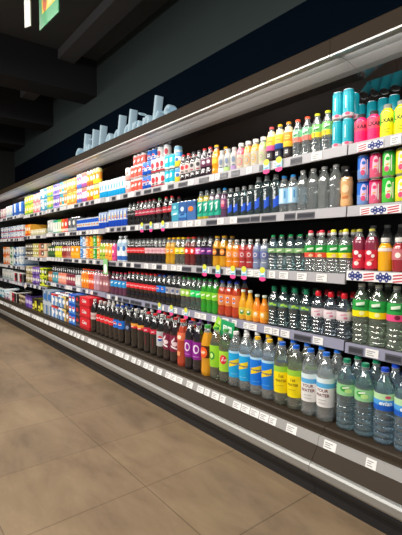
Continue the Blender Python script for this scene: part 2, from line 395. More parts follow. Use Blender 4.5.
STYLES = {'tealcan': {
 't': 'c', 'name': 'drink_can', 'cat': 'drink can', 'h': 0.137, 'r': 0.0265, 'bands': [(0, 0.18, 'e8d8dc'), (0.18, 0.93, '19a7b8'), (0.93, 1.1, '0f7f92')], 'marks': [('e', 'd95a7a', 0, 0.02, 0.012, 0.007), ('p', 'e9f4f4', -0.008, 0.075, 0.004, 0.06, 0)], 'rows': 1, 'w': 0.053}, 'tealtop': {
 't': 'c', 'name': 'drink_can', 'cat': 'drink can', 'h': 0.137, 'r': 0.0265, 'bands': [(0, 0.24, 'ead5da'), (0.24, 1.1, '19a7b8')], 'marks': [('e', 'd95a7a', 0, 0.02, 0.014, 0.009)], 'rows': 1, 'w': 0.053}, 'pinkb': {
 't': 'b', 'name': 'energy_drink_bottle', 'cat': 'energy drink bottle', 'shape': 'stubby', 'h': 0.14, 'r': 0.0295, 'drink': 'L:f0206e', 'cap': '3a3236', 'bands': [(0.06, 0.42, 'f0206e'), (0.42, 0.75, 'f24a6a')], 'marks': [('p', 'f24a6a', -0.034, 0.085, 0.018, 0.05, 0), ('t', '2a1830', 0, 0.078, 0.0245, 'LXAR'), ('p', 'c01458', 0, 0.04, 0.03, 0.003, 0), ('p', 'c01458', 0, 0.028, 0.02, 0.003, 0)], 'capstyle': '', 'neck': None, 'sq': 0, 'fill': None, 'rows': 1, 'w': 0.059}, 'yelb': {
 't': 'b', 'name': 'energy_drink_bottle', 'cat': 'energy drink bottle', 'shape': 'stubby', 'h': 0.152, 'r': 0.0295, 'drink': 'L:e6e010', 'cap': '8e9088', 'bands': [(0.06, 0.42, 'e6e010'), (0.42, 0.75, 'e9ea2c')], 'marks': [('p', '4cc83c', -0.034, 0.085, 0.018, 0.05, 0), ('t', '20240c', 0, 0.078, 0.0245, 'LXAR'), ('p', 'b8b008', 0, 0.04, 0.03, 0.003, 0), ('p', 'b8b008', 0, 0.028, 0.02, 0.003, 0)], 'capstyle': '', 'neck': None, 'sq': 0, 'fill': None, 'rows': 1, 'w': 0.059}, 'icey': {
 't': 'b', 'name': 'water_bottle', 'cat': 'water bottle', 'shape': 'twist', 'h': 0.205, 'r': 0.0295, 'drink': 'W:b8ccca', 'cap': 'e6e028', 'bands': [(0.4, 0.52, 'f0d830'), (0.52, 0.72, '7ecb6a')], 'marks': [('p', 'e8f4e8', 0, 0.128, 0.03, 0.008, 0.006), ('p', '2f7f4a', 0, 0.118, 0.022, 0.004, 0.003), ('p', '404848', -0.004, 0.055, 0.022, 0.02, 0), ('p', 'c8d0d0', -0.004, 0.055, 0.016, 0.003, 0)], 'capstyle': '', 'neck': None, 'sq': 0, 'fill': None, 'rows': 1, 'w': 0.059}, 'icer': {
 't': 'b', 'name': 'water_bottle', 'cat': 'water bottle', 'shape': 'twist', 'h': 0.205, 'r': 0.0295, 'drink': 'W:b8ccca', 'cap': 'f0603c', 'bands': [(0.4, 0.52, 'f08a78'), (0.52, 0.72, '8ad0a0')], 'marks': [('p', 'e8f4e8', 0, 0.128, 0.03, 0.008, 0.006), ('p', '2f7f4a', 0, 0.118, 0.022, 0.004, 0.003), ('p', '404848', -0.004, 0.055, 0.022, 0.02, 0), ('p', 'c8d0d0', -0.004, 0.055, 0.016, 0.003, 0)], 'capstyle': '', 'neck': None, 'sq': 0, 'fill': None, 'rows': 1, 'w': 0.059}, 'tea1': {
 't': 'b', 'name': 'tea_bottle', 'cat': 'tea bottle', 'shape': 'soda', 'h': 0.208, 'r': 0.0295, 'drink': 'L:3a2018', 'cap': 'f09a18', 'bands': [(0.1, 0.34, '2a2424'), (0.34, 0.48, 'f2c838'), (0.48, 0.72, 'f28a20'), (0.72, 0.86, 'f4e4b8')], 'marks': [('e', 'f8e060', 0, 0.122, 0.019, 0.011), ('t', 'c81c20', 0, 0.122, 0.014, 'Lipton'), ('p', 'd8d8d8', -0.004, 0.045, 0.018, 0.022, 0), ('p', '282020', -0.004, 0.045, 0.012, 0.004, 0), ('p', '282020', -0.004, 0.054, 0.012, 0.003, 0)], 'capstyle': '', 'neck': None, 'sq': 0, 'fill': None, 'rows': 1, 'w': 0.059}, 'tea2': {
 't': 'b', 'name': 'tea_bottle', 'cat': 'tea bottle', 'shape': 'soda', 'h': 0.208, 'r': 0.0295, 'drink': 'L:2a1c18', 'cap': 'f4c020', 'bands': [(0.1, 0.34, '14182c'), (0.34, 0.48, '1c4c9c'), (0.48, 0.72, 'f4d030'), (0.72, 0.86, 'f4e4b8')], 'marks': [('e', 'f8e060', 0, 0.122, 0.019, 0.011), ('t', 'c81c20', 0, 0.122, 0.014, 'Lipton'), ('p', 'd8d8d8', -0.004, 0.045, 0.018, 0.022, 0), ('p', '282020', -0.004, 0.045, 0.012, 0.004, 0), ('p', '282020', -0.004, 0.054, 0.012, 0.003, 0)], 'capstyle': '', 'neck': None, 'sq': 0, 'fill': None, 'rows': 1, 'w': 0.059}, 'tea3': {
 't': 'b', 'name': 'tea_bottle', 'cat': 'tea bottle', 'shape': 'soda', 'h': 0.208, 'r': 0.0295, 'drink': 'L:3a2018', 'cap': 'ee5a60', 'bands': [(0.1, 0.34, '261c24'), (0.34, 0.48, 'e0609c'), (0.48, 0.72, 'f0c83c'), (0.72, 0.86, 'f4e4b8')], 'marks': [('e', 'f8e060', 0, 0.122, 0.019, 0.011), ('t', 'c81c20', 0, 0.122, 0.014, 'Lipton'), ('p', 'd8d8d8', -0.004, 0.045, 0.018, 0.022, 0), ('p', '282020', -0.004, 0.045, 0.012, 0.004, 0), ('p', '282020', -0.004, 0.054, 0.012, 0.003, 0)], 'capstyle': '', 'neck': None, 'sq': 0, 'fill': None, 'rows': 1, 'w': 0.059}, 'fr1': {
 't': 'b', 'name': 'juice_bottle', 'cat': 'juice bottle', 'shape': 'juice', 'h': 0.165, 'r': 0.0295, 'drink': 'L:e8506c', 'cap': 'efeee6', 'bands': [(0.06, 0.56, 'c9bda8')], 'marks': [('e', 'e8506c', 0, 0.05, 0.02, 0.024), ('e', 'c9bda8', 0, 0.05, 0.0155, 0.019), ('e', '847468', 0, 0.05, 0.011, 0.012), ('e', 'c9bda8', 0, 0.05, 0.008, 0.009)], 'capstyle': '', 'neck': None, 'sq': 0, 'fill': None, 'rows': 1, 'w': 0.059}, 'fr2': {
 't': 'b', 'name': 'juice_bottle', 'cat': 'juice bottle', 'shape': 'juice', 'h': 0.165, 'r': 0.0295, 'drink': 'L:f4981c', 'cap': 'efeee6', 'bands': [(0.06, 0.56, 'c9bda8')], 'marks': [('e', 'f4981c', 0, 0.05, 0.02, 0.024), ('e', 'c9bda8', 0, 0.05, 0.0155, 0.019), ('e', '847468', 0, 0.05, 0.011, 0.012), ('e', 'c9bda8', 0, 0.05, 0.008, 0.009)], 'capstyle': '', 'neck': None, 'sq': 0, 'fill': None, 'rows': 1, 'w': 0.059}, 'fr3': {
 't': 'b', 'name': 'juice_bottle', 'cat': 'juice bottle', 'shape': 'juice', 'h': 0.165, 'r': 0.0295, 'drink': 'L:f4a81c', 'cap': 'efeee6', 'bands': [(0.06, 0.56, 'c9bda8')], 'marks': [('e', 'f4a81c', 0, 0.05, 0.02, 0.024), ('e', 'c9bda8', 0, 0.05, 0.0155, 0.019), ('e', '847468', 0, 0.05, 0.011, 0.012), ('e', 'c9bda8', 0, 0.05, 0.008, 0.009)], 'capstyle': '', 'neck': None, 'sq': 0, 'fill': None, 'rows': 1, 'w': 0.059}, 'fr4': {
 't': 'b', 'name': 'juice_bottle', 'cat': 'juice bottle', 'shape': 'juice', 'h': 0.165, 'r': 0.0295, 'drink': 'L:9cc070', 'cap': 'efeee6', 'bands': [(0.06, 0.56, 'c9bda8')], 'marks': [('e', '9cc070', 0, 0.05, 0.02, 0.024), ('e', 'c9bda8', 0, 0.05, 0.0155, 0.019), ('e', '847468', 0, 0.05, 0.011, 0.012), ('e', 'c9bda8', 0, 0.05, 0.008, 0.009)], 'capstyle': '', 'neck': None, 'sq': 0, 'fill': None, 'rows': 1, 'w': 0.059}, 'da1': {
 't': 'b', 'name': 'yogurt_drink_bottle', 'cat': 'yogurt drink bottle', 'shape': 'dairy', 'h': 0.152, 'r': 0.0275, 'drink': 'P:bcbcb8', 'cap': 'c4c4c2', 'bands': [(0.08, 0.24, 'd8e4ea'), (0.24, 0.66, 'bcbcb8')], 'marks': [('e', '7888a0', 0, 0.075, 0.012, 0.018), ('p', '48586c', 0, 0.04, 0.02, 0.006, 0)], 'capstyle': '', 'neck': None, 'sq': 0, 'fill': None, 'rows': 1, 'w': 0.055}, 'da2': {
 't': 'b', 'name': 'yogurt_drink_bottle', 'cat': 'yogurt drink bottle', 'shape': 'dairy', 'h': 0.152, 'r': 0.0275, 'drink': 'P:bcbcb8', 'cap': 'c4c4c2', 'bands': [(0.08, 0.24, 'a8c878'), (0.24, 0.66, 'bcbcb8')], 'marks': [('e', '7888a0', 0, 0.075, 0.012, 0.018), ('p', '48586c', 0, 0.04, 0.02, 0.006, 0)], 'capstyle': '', 'neck': None, 'sq': 0, 'fill': None, 'rows': 1, 'w': 0.055}, 'da3': {
 't': 'b', 'name': 'yogurt_drink_bottle', 'cat': 'yogurt drink bottle', 'shape': 'dairy', 'h': 0.152, 'r': 0.0275, 'drink': 'P:bcbcb8', 'cap': 'c4c4c2', 'bands': [(0.08, 0.24, 'a888b8'), (0.24, 0.66, 'bcbcb8')], 'marks': [('e', '7888a0', 0, 0.075, 0.012, 0.018), ('p', '48586c', 0, 0.04, 0.02, 0.006, 0)], 'capstyle': '', 'neck': None, 'sq': 0, 'fill': None, 'rows': 1, 'w': 0.055}, 'orangeade': {
 't': 'b', 'name': 'soda_bottle', 'cat': 'soda bottle', 'shape': 'ball', 'h': 0.2, 'r': 0.031, 'drink': 'L:f09a10', 'cap': 'f4b814', 'bands': [(0.36, 0.56, 'f0a81c')], 'marks': [('e', 'f8d040', 0, 0.092, 0.017, 0.014)], 'capstyle': '', 'neck': None, 'sq': 0, 'fill': None, 'rows': 1, 'w': 0.062}, 'purp': {
 't': 'b', 'name': 'soda_bottle', 'cat': 'soda bottle', 'shape': 'soda', 'h': 0.2, 'r': 0.029, 'drink': 'L:2a1020', 'cap': 'd83838', 'bands': [(0.36, 0.62, '6a3050')], 'marks': [('e', 'e0d8e0', 0, 0.1, 0.014, 0.012), ('p', 'e0d8e0', 0, 0.055, 0.02, 0.01, 0)], 'capstyle': '', 'neck': None, 'sq': 0, 'fill': None, 'rows': 2, 'w': 0.058}, 'minicola': {
 't': 'b', 'name': 'soda_bottle', 'cat': 'soda bottle', 'shape': 'soda', 'h': 0.2, 'r': 0.029, 'drink': 'L:2a1216', 'cap': 'c83a3c', 'bands': [(0.3, 0.62, 'd8ccc8')], 'marks': [('e', 'c83038', 0, 0.102, 0.015, 0.016), ('p', '282020', 0, 0.072, 0.022, 0.008, 0)], 'capstyle': '', 'neck': None, 'sq': 0, 'fill': None, 'rows': 2, 'w': 0.058}, 'minizero': {
 't': 'b', 'name': 'soda_bottle', 'cat': 'soda bottle', 'shape': 'soda', 'h': 0.2, 'r': 0.029, 'drink': 'L:201a1c', 'cap': '504a4c', 'bands': [(0.3, 0.62, 'c8c4c2')], 'marks': [('e', '383436', 0, 0.102, 0.015, 0.014), ('p', 'a83038', 0, 0.072, 0.022, 0.008, 0)], 'capstyle': '', 'neck': None, 'sq': 0, 'fill': None, 'rows': 2, 'w': 0.058}, 'cyancan': {
 't': 'c', 'name': 'drink_can', 'cat': 'drink can', 'h': 0.115, 'r': 0.032, 'bands': [(0, 0.2, 'e8e8d8'), (0.2, 0.93, '20b4cc'), (0.93, 2, 'c8d8dc')], 'marks': [('p', 'e8f8f8', 0, 0.07, 0.022, 0.03, 0.01)], 'rows': 1, 'w': 0.064}, 'yelcan': {
 't': 'c', 'name': 'drink_can', 'cat': 'drink can', 'h': 0.115, 'r': 0.032, 'bands': [(0, 0.45, 'f0d040'), (0.45, 0.7, 'e8ece8'), (0.7, 2, '3a8cc8')], 'marks': [('e', '2c6cb4', 0, 0.06, 0.016, 0.014)], 'rows': 1, 'w': 0.064}, 'bigblue': {
 't': 'c', 'name': 'drink_can', 'cat': 'drink can', 'h': 0.155, 'r': 0.033, 'bands': [(0, 0.3, '4888c8'), (0.3, 0.8, 'e8eef0'), (0.8, 2, '90c8e0')], 'marks': [('e', '3a78c0', 0, 0.08, 0.018, 0.02)], 'rows': 1, 'w': 0.066}, 'whitered': {
 't': 'c', 'name': 'drink_can', 'cat': 'drink can', 'h': 0.115, 'r': 0.032, 'bands': [(0, 0.2, 'b02838'), (0.2, 0.85, 'e6e2e0'), (0.85, 2, 'c8ccd0')], 'marks': [('e', 'c02838', 0, 0.062, 0.017, 0.024), ('p', '202028', 0, 0.03, 0.028, 0.008, 0.006)], 'rows': 1, 'w': 0.064}, 'bluered': {
 't': 'c', 'name': 'drink_can', 'cat': 'drink can', 'h': 0.115, 'r': 0.032, 'bands': [(0, 0.35, '1c56b4'), (0.35, 0.55, 'e8e8ee'), (0.55, 2, '2a6cc8')], 'marks': [('e', 'e8ecf0', 0, 0.06, 0.019, 0.019), ('e', 'd02838', 0, 0.06, 0.018, 0.018, 0.15, 1), ('e', '1840a0', 0, 0.06, 0.018, 0.018, -1, -0.2)], 'rows': 1, 'w': 0.064}, 'coral': {
 't': 'c', 'name': 'drink_can', 'cat': 'drink can', 'h': 0.115, 'r': 0.032, 'bands': [(0, 0.12, 'f4e0dc'), (0.12, 0.85, 'f05848'), (0.85, 2, 'f0d8d4')], 'marks': [('p', 'f8ece8', 0, 0.06, 0.024, 0.02, 0.012)], 'rows': 1, 'w': 0.064}, 'whitecoral': {
 't': 'c', 'name': 'drink_can', 'cat': 'drink can', 'h': 0.115, 'r': 0.032, 'bands': [(0, 0.4, 'f0a8a0'), (0.4, 2, 'f0e8e6')], 'marks': [('p', 'e87870', 0, 0.065, 0.02, 0.02, 0.012)], 'rows': 1, 'w': 0.064}, 'sky': {
 't': 'c', 'name': 'drink_can', 'cat': 'drink can', 'h': 0.168, 'r': 0.0265, 'bands': [(0, 0.38, '1ea0d8'), (0.38, 0.93, 'dceef4'), (0.93, 2, 'b8dcec')], 'marks': [('p', '2898cc', 0, 0.1, 0.012, 0.045, 0.012)], 'rows': 2, 'w': 0.053}, 'orcan': {
 't': 'c', 'name': 'drink_can', 'cat': 'drink can', 'h': 0.16, 'r': 0.032, 'bands': [(0, 0.3, 'f0702c'), (0.3, 0.75, 'f4b03c'), (0.75, 2, 'f0e0d0')], 'marks': [('e', 'f8f4e8', 0, 0.075, 0.014, 0.022), ('p', 'f0702c', 0, 0.12, 0.022, 0.012, 0.006)], 'rows': 1, 'w': 0.064}, 'pucan': {
 't': 'c', 'name': 'drink_can', 'cat': 'drink can', 'h': 0.16, 'r': 0.032, 'bands': [(0, 0.3, 'a85aa0'), (0.3, 0.75, 'e8d0e0'), (0.75, 2, 'f0785c')], 'marks': [('e', 'f8f4e8', 0, 0.075, 0.014, 0.022), ('p', 'a85aa0', 0, 0.12, 0.022, 0.012, 0.006)], 'rows': 1, 'w': 0.064}, 'ylcan': {
 't': 'c', 'name': 'drink_can', 'cat': 'drink can', 'h': 0.16, 'r': 0.032, 'bands': [(0, 0.3, 'f4d430'), (0.3, 0.75, 'f49a30'), (0.75, 2, 'f8e890')], 'marks': [('e', 'f8f4e8', 0, 0.075, 0.014, 0.022), ('p', 'f4d430', 0, 0.12, 0.022, 0.012, 0.006)], 'rows': 1, 'w': 0.064}, 'rdcan': {
 't': 'c', 'name': 'drink_can', 'cat': 'drink can', 'h': 0.16, 'r': 0.032, 'bands': [(0, 0.3, 'e84c34'), (0.3, 0.75, 'f09060'), (0.75, 2, 'f0dcd0')], 'marks': [('e', 'f8f4e8', 0, 0.075, 0.014, 0.022), ('p', 'e84c34', 0, 0.12, 0.022, 0.012, 0.006)], 'rows': 1, 'w': 0.064}, 'bpcan': {
 't': 'c', 'name': 'drink_can', 'cat': 'drink can', 'h': 0.16, 'r': 0.032, 'bands': [(0, 0.3, '5c7cc8'), (0.3, 0.75, 'e88cb0'), (0.75, 2, 'd8dcf0')], 'marks': [('e', 'f8f4e8', 0, 0.075, 0.014, 0.022), ('p', '5c7cc8', 0, 0.12, 0.022, 0.012, 0.006)], 'rows': 1, 'w': 0.064}, 'fcb': {
 't': 'c', 'name': 'drink_can', 'cat': 'drink can', 'h': 0.1175, 'r': 0.0285, 'bands': [(0, 0.45, '7aa0dc'), (0.45, 0.97, '2c70d0'), (0.97, 2, '2c70d0')], 'marks': [('e', 'd8c8f0', 0, 0.062, 0.014, 0.04), ('e', '2c70d0', 0.002, 0.08, 0.009, 0.008), ('p', 'f0a040', 0, 0.055, 0.014, 0.006, 0.004), ('e', 'e0507a', -0.002, 0.036, 0.01, 0.012), ('p', 'f4f4f0', 0.018, 0.06, 0.004, 0.07, 0)], 'rows': 1, 'w': 0.057}, 'fcp': {
 't': 'c', 'name': 'drink_can', 'cat': 'drink can', 'h': 0.1175, 'r': 0.0285, 'bands': [(0, 0.45, 'e86484'), (0.45, 0.97, 'e83a74'), (0.97, 2, 'e83a74')], 'marks': [('e', 'f4c0d0', 0, 0.062, 0.014, 0.04), ('e', 'e83a74', 0.002, 0.08, 0.009, 0.008), ('p', 'f0a040', 0, 0.055, 0.014, 0.006, 0.004), ('e', 'e0507a', -0.002, 0.036, 0.01, 0.012), ('p', 'f4f4f0', 0.018, 0.06, 0.004, 0.07, 0)], 'rows': 1, 'w': 0.057}, 'fcg': {
 't': 'c', 'name': 'drink_can', 'cat': 'drink can', 'h': 0.1175, 'r': 0.0285, 'bands': [(0, 0.45, '58c848'), (0.45, 0.97, '28b43c'), (0.97, 2, '28b43c')], 'marks': [('e', 'd8f0c8', 0, 0.062, 0.014, 0.04), ('e', '28b43c', 0.002, 0.08, 0.009, 0.008), ('p', 'f0a040', 0, 0.055, 0.014, 0.006, 0.004), ('e', 'e0507a', -0.002, 0.036, 0.01, 0.012), ('p', 'f4f4f0', 0.018, 0.06, 0.004, 0.07, 0)], 'rows': 1, 'w': 0.057}, 'fcy': {
 't': 'c', 'name': 'drink_can', 'cat': 'drink can', 'h': 0.1175, 'r': 0.0285, 'bands': [(0, 0.45, 'e6dc38'), (0.45, 0.97, 'ece030'), (0.97, 2, 'ece030')], 'marks': [('e', 'f4f4e0', 0, 0.062, 0.014, 0.04), ('e', 'ece030', 0.002, 0.08, 0.009, 0.008), ('p', 'f0a040', 0, 0.055, 0.014, 0.006, 0.004), ('e', 'e0507a', -0.002, 0.036, 0.01, 0.012), ('p', 'f4f4f0', 0.018, 0.06, 0.004, 0.07, 0)], 'rows': 1, 'w': 0.057}, 'peach': {
 't': 'b', 'name': 'coffee_bottle', 'cat': 'coffee bottle', 'shape': 'soda', 'h': 0.2, 'r': 0.0285, 'drink': 'L:dca468', 'cap': '26221f', 'bands': [(0.05, 0.64, 'e2ac74')], 'marks': [('e', 'f0d0a0', 0, 0.09, 0.018, 0.02), ('p', 'c87840', 0, 0.05, 0.03, 0.012, 0.004)], 'capstyle': '', 'neck': 'L:1c1a1a', 'sq': 0, 'fill': 0.66, 'rows': 1, 'w': 0.057}, 'clearw': {
 't': 'b', 'name': 'water_bottle', 'cat': 'water bottle', 'shape': 'twist', 'h': 0.218, 'r': 0.032, 'drink': 'W:b8ccca', 'cap': 'c4c6c4', 'bands': [], 'marks': [], 'capstyle': '', 'neck': None, 'sq': 0, 'fill': None, 'rows': 2, 'w': 0.064}, 'bluew': {
 't': 'b', 'name': 'water_bottle', 'cat': 'water bottle', 'shape': 'sleek', 'h': 0.205, 'r': 0.0295, 'drink': 'W:b8ccca', 'cap': '2a90dc', 'bands': [(0.25, 0.66, 'aad4ee')], 'marks': [('p', 'f4f8fa', -0.004, 0.095, 0.011, 0.075, 0), ('p', '4a98d4', 0.014, 0.1, 0.008, 0.04, 0)], 'capstyle': '', 'neck': None, 'sq': 0, 'fill': None, 'rows': 2, 'w': 0.059}, 'smartb': {
 't': 'b', 'name': 'water_bottle', 'cat': 'water bottle', 'shape': 'sleek', 'h': 0.225, 'r': 0.0315, 'drink': 'W:6f8f92', 'cap': '74787a', 'bands': [], 'marks': [('p', '2858d0', 0.004, 0.068, 0.03, 0.055, 0.018), ('t', 'f2f6f8', -0.008, 0.115, 0.028, 'smart', True)], 'capstyle': '', 'neck': None, 'sq': 0, 'fill': None, 'rows': 2, 'w': 0.063}, 'smarts': {
 't': 'b', 'name': 'water_bottle', 'cat': 'water bottle', 'shape': 'sleek', 'h': 0.185, 'r': 0.0285, 'drink': 'W:6f8f92', 'cap': '8c9092', 'bands': [], 'marks': [('p', '2a5cd8', 0.004, 0.055, 0.028, 0.045, 0.014), ('t', 'eef2f6', -0.007, 0.09, 0.024, 'smart', True)], 'capstyle': '', 'neck': None, 'sq': 0, 'fill': None, 'rows': 2, 'w': 0.057}, 'berryw': {
 't': 'b', 'name': 'water_bottle', 'cat': 'water bottle', 'shape': 'soda', 'h': 0.195, 'r': 0.0285, 'drink': 'L:5a3858', 'cap': '2c90d4', 'bands': [(0.3, 0.64, '8a4878')], 'marks': [('e', 'e8a0b0', 0, 0.1, 0.014, 0.016), ('e', 'e05878', 0, 0.08, 0.012, 0.01)], 'capstyle': '', 'neck': None, 'sq': 0, 'fill': None, 'rows': 2, 'w': 0.057}, 'limeT': {
 't': 'b', 'name': 'soda_bottle', 'cat': 'soda bottle', 'shape': 'soda', 'h': 0.2, 'r': 0.0295, 'drink': 'L:b8a830', 'cap': '6c7a80', 'bands': [(0.12, 0.62, '17a98c')], 'marks': [('p', 'e4f4ee', 0, 0.105, 0.028, 0.012, 0.014), ('p', 'e4f4ee', 0.004, 0.08, 0.012, 0.035, 0.02), ('p', '0c6c5c', -0.006, 0.05, 0.03, 0.006, 0.01)], 'capstyle': '', 'neck': None, 'sq': 0, 'fill': None, 'rows': 2, 'w': 0.059}, 'greyT': {
 't': 'b', 'name': 'soda_bottle', 'cat': 'soda bottle', 'shape': 'soda', 'h': 0.2, 'r': 0.0295, 'drink': 'L:6a5a6c', 'cap': '6c7a80', 'bands': [(0.12, 0.62, '17a98c')], 'marks': [('p', 'e4f4ee', 0, 0.105, 0.028, 0.012, 0.014), ('p', 'e4f4ee', 0.004, 0.08, 0.012, 0.035, 0.02), ('p', '0c6c5c', -0.006, 0.05, 0.03, 0.006, 0.01)], 'capstyle': '', 'neck': None, 'sq': 0, 'fill': None, 'rows': 2, 'w': 0.059}, 'cola': {
 't': 'b', 'name': 'soda_bottle', 'cat': 'soda bottle', 'shape': 'soda', 'h': 0.205, 'r': 0.0298, 'drink': 'L:160d0c', 'cap': '8e2c34', 'bands': [(0.4, 0.62, 'b02c48')], 'marks': [('t', 'f2eae8', 0, 0.104, 0.017, 'Coca-Cola', False, 0.2)], 'capstyle': '', 'neck': None, 'sq': 0, 'fill': None, 'rows': 2, 'w': 0.0596}, 'colab': {
 't': 'b', 'name': 'soda_bottle', 'cat': 'soda bottle', 'shape': 'soda', 'h': 0.205, 'r': 0.0298, 'drink': 'L:120d0d', 'cap': '26282a', 'bands': [(0.4, 0.62, '242226')], 'marks': [('t', 'c8c0bc', 0, 0.104, 0.017, 'Coca-Cola', False, 0.2)], 'capstyle': '', 'neck': None, 'sq': 0, 'fill': None, 'rows': 2, 'w': 0.0596}, 'colag': {
 't': 'b', 'name': 'soda_bottle', 'cat': 'soda bottle', 'shape': 'soda', 'h': 0.205, 'r': 0.0298, 'drink': 'L:160f0c', 'cap': '3c8c4a', 'bands': [(0.4, 0.62, 'b03a4c')], 'marks': [('t', 'f2eae8', 0, 0.104, 0.017, 'Coca-Cola', False, 0.2)], 'capstyle': '', 'neck': None, 'sq': 0, 'fill': None, 'rows': 2, 'w': 0.0596}, 'colar': {
 't': 'b', 'name': 'soda_bottle', 'cat': 'soda bottle', 'shape': 'soda', 'h': 0.205, 'r': 0.0298, 'drink': 'L:180d0c', 'cap': 'd0302c', 'bands': [(0.4, 0.62, 'c42c3c')], 'marks': [('t', 'f6eeea', 0, 0.104, 0.017, 'Coca-Cola', False, 0.2)], 'capstyle': '', 'neck': None, 'sq': 0, 'fill': None, 'rows': 2, 'w': 0.0596}, 'tealpk': {
 't': 'p', 'name': 'can_multipack', 'cat': 'can multipack', 'h': 0.155, 'cols': ['3a94b0'], 'band': (0.35, 0.6, '58b4c4'), 'marks': [('e', '9cd8e0', 0, 0.11, 0.02, 0.014), ('p', 'e8f2f4', 0, 0.06, 0.05, 0.012, 0.006)], 'tops': ('c',), 'd': 0.24, 'rows': 1, 'w': None}, 'bluepk': {
 't': 'p', 'name': 'can_multipack', 'cat': 'can multipack', 'h': 0.155, 'cols': ['2c5c9c'], 'band': (0.2, 0.4, '4a8cc8'), 'marks': [('e', 'c0d8ec', 0, 0.09, 0.022, 0.018), ('p', '1a3c78', 0, 0.05, 0.05, 0.01, 0.006)], 'tops': ('c',), 'd': 0.24, 'rows': 1, 'w': None}, 'orgpk': {
 't': 'p', 'name': 'can_multipack', 'cat': 'can multipack', 'h': 0.155, 'cols': ['3a68a4'], 'band': (0.75, 0.92, '28508c'), 'marks': [('e', 'f08030', 0, 0.085, 0.03, 0.018), ('p', 'f4c890', 0, 0.085, 0.03, 0.007, 0.004)], 'tops': ('c',), 'd': 0.24, 'rows': 1, 'w': None}, 'rbull': {
 't': 'c', 'name': 'drink_can', 'cat': 'drink can', 'h': 0.135, 'r': 0.0265, 'bands': [(0, 0.32, '1c46b0'), (0.32, 0.62, 'c4ccd8'), (0.62, 0.9, '2a5cc4'), (0.9, 2, 'c0c8d0')], 'marks': [('e', 'd8b040', 0, 0.064, 0.01, 0.01), ('p', 'd03040', 0, 0.064, 0.02, 0.006, 0)], 'rows': 2, 'w': 0.053}, 'rbullt': {
 't': 'c', 'name': 'drink_can', 'cat': 'drink can', 'h': 0.168, 'r': 0.03, 'bands': [(0, 0.4, '1d48b4'), (0.4, 0.88, 'cdd6e0'), (0.88, 2, '9cb4d8')], 'marks': [('p', 'd03040', 0, 0.09, 0.022, 0.008, 0), ('e', 'd8b040', 0, 0.105, 0.01, 0.009), ('p', '2a58c0', 0.018, 0.11, 0.008, 0.07, 0.01)], 'rows': 2, 'w': 0.06}, 'pinkred': {
 't': 'b', 'name': 'juice_bottle', 'cat': 'juice bottle', 'shape': 'soda', 'h': 0.195, 'r': 0.03, 'drink': 'L:8c2a44', 'cap': 'c8c060', 'bands': [(0.06, 0.5, 'd02840')], 'marks': [('e', 'f4e8ea', -0.006, 0.085, 0.012, 0.01), ('e', 'f4e8ea', 0.012, 0.07, 0.008, 0.008), ('e', 'f4dcd8', -0.004, 0.035, 0.012, 0.01), ('p', 'f07060', 0.006, 0.05, 0.02, 0.008, 0.006)], 'capstyle': '', 'neck': None, 'sq': 0, 'fill': None, 'rows': 1, 'w': 0.06}, 'jy': {
 't': 'b', 'name': 'juice_bottle', 'cat': 'juice bottle', 'shape': 'juice', 'h': 0.152, 'r': 0.0305, 'drink': 'L:f2ae10', 'cap': 'e8e6e2', 'bands': [(0.6, 0.7, 'e8d8cc')], 'marks': [], 'capstyle': '', 'neck': None, 'sq': 0, 'fill': 0.83, 'rows': 1, 'w': 0.061}, 'jr': {
 't': 'b', 'name': 'juice_bottle', 'cat': 'juice bottle', 'shape': 'juice', 'h': 0.152, 'r': 0.0305, 'drink': 'L:a02830', 'cap': 'e8e6e2', 'bands': [(0.36, 0.66, 'c87078')], 'marks': [('e', 'f4ece4', 0, 0.075, 0.012, 0.012)], 'capstyle': '', 'neck': None, 'sq': 0, 'fill': 0.83, 'rows': 1, 'w': 0.061}, 'jo': {
 't': 'b', 'name': 'juice_bottle', 'cat': 'juice bottle', 'shape': 'juice', 'h': 0.152, 'r': 0.0305, 'drink': 'L:f27c14', 'cap': 'e8e6e2', 'bands': [(0.6, 0.7, 'e8d8cc')], 'marks': [], 'capstyle': '', 'neck': None, 'sq': 0, 'fill': 0.83, 'rows': 1, 'w': 0.061}, 'ftr': {
 't': 'b', 'name': 'water_bottle', 'cat': 'water bottle', 'shape': 'sportrib', 'h': 0.219, 'r': 0.0325, 'drink': 'W:b8ccca', 'cap': 'e02840/f0f0ee', 'bands': [(0.36, 0.47, 'ee5a44'), (0.47, 0.64, '2c9c44')], 'marks': [('p', 'e4f4dc', 0, 0.122, 0.034, 0.012, 0.006), ('e', 'f8d0a0', 0.004, 0.088, 0.012, 0.008), ('p', '1c6c34', 0, 0.108, 0.04, 0.004, 0)], 'capstyle': 'sport', 'neck': None, 'sq': 0, 'fill': None, 'rows': 2, 'w': 0.065}, 'fty': {
 't': 'b', 'name': 'water_bottle', 'cat': 'water bottle', 'shape': 'sportrib', 'h': 0.219, 'r': 0.0325, 'drink': 'W:b8ccca', 'cap': 'e6dc20/f0f0ee', 'bands': [(0.36, 0.47, 'f0e21c'), (0.47, 0.64, '2c9c44')], 'marks': [('p', 'e4f4dc', 0, 0.122, 0.034, 0.012, 0.006), ('e', 'f8d0a0', 0.004, 0.088, 0.012, 0.008), ('p', '1c6c34', 0, 0.108, 0.04, 0.004, 0)], 'capstyle': 'sport', 'neck': None, 'sq': 0, 'fill': None, 'rows': 2, 'w': 0.065}, 'greenw': {
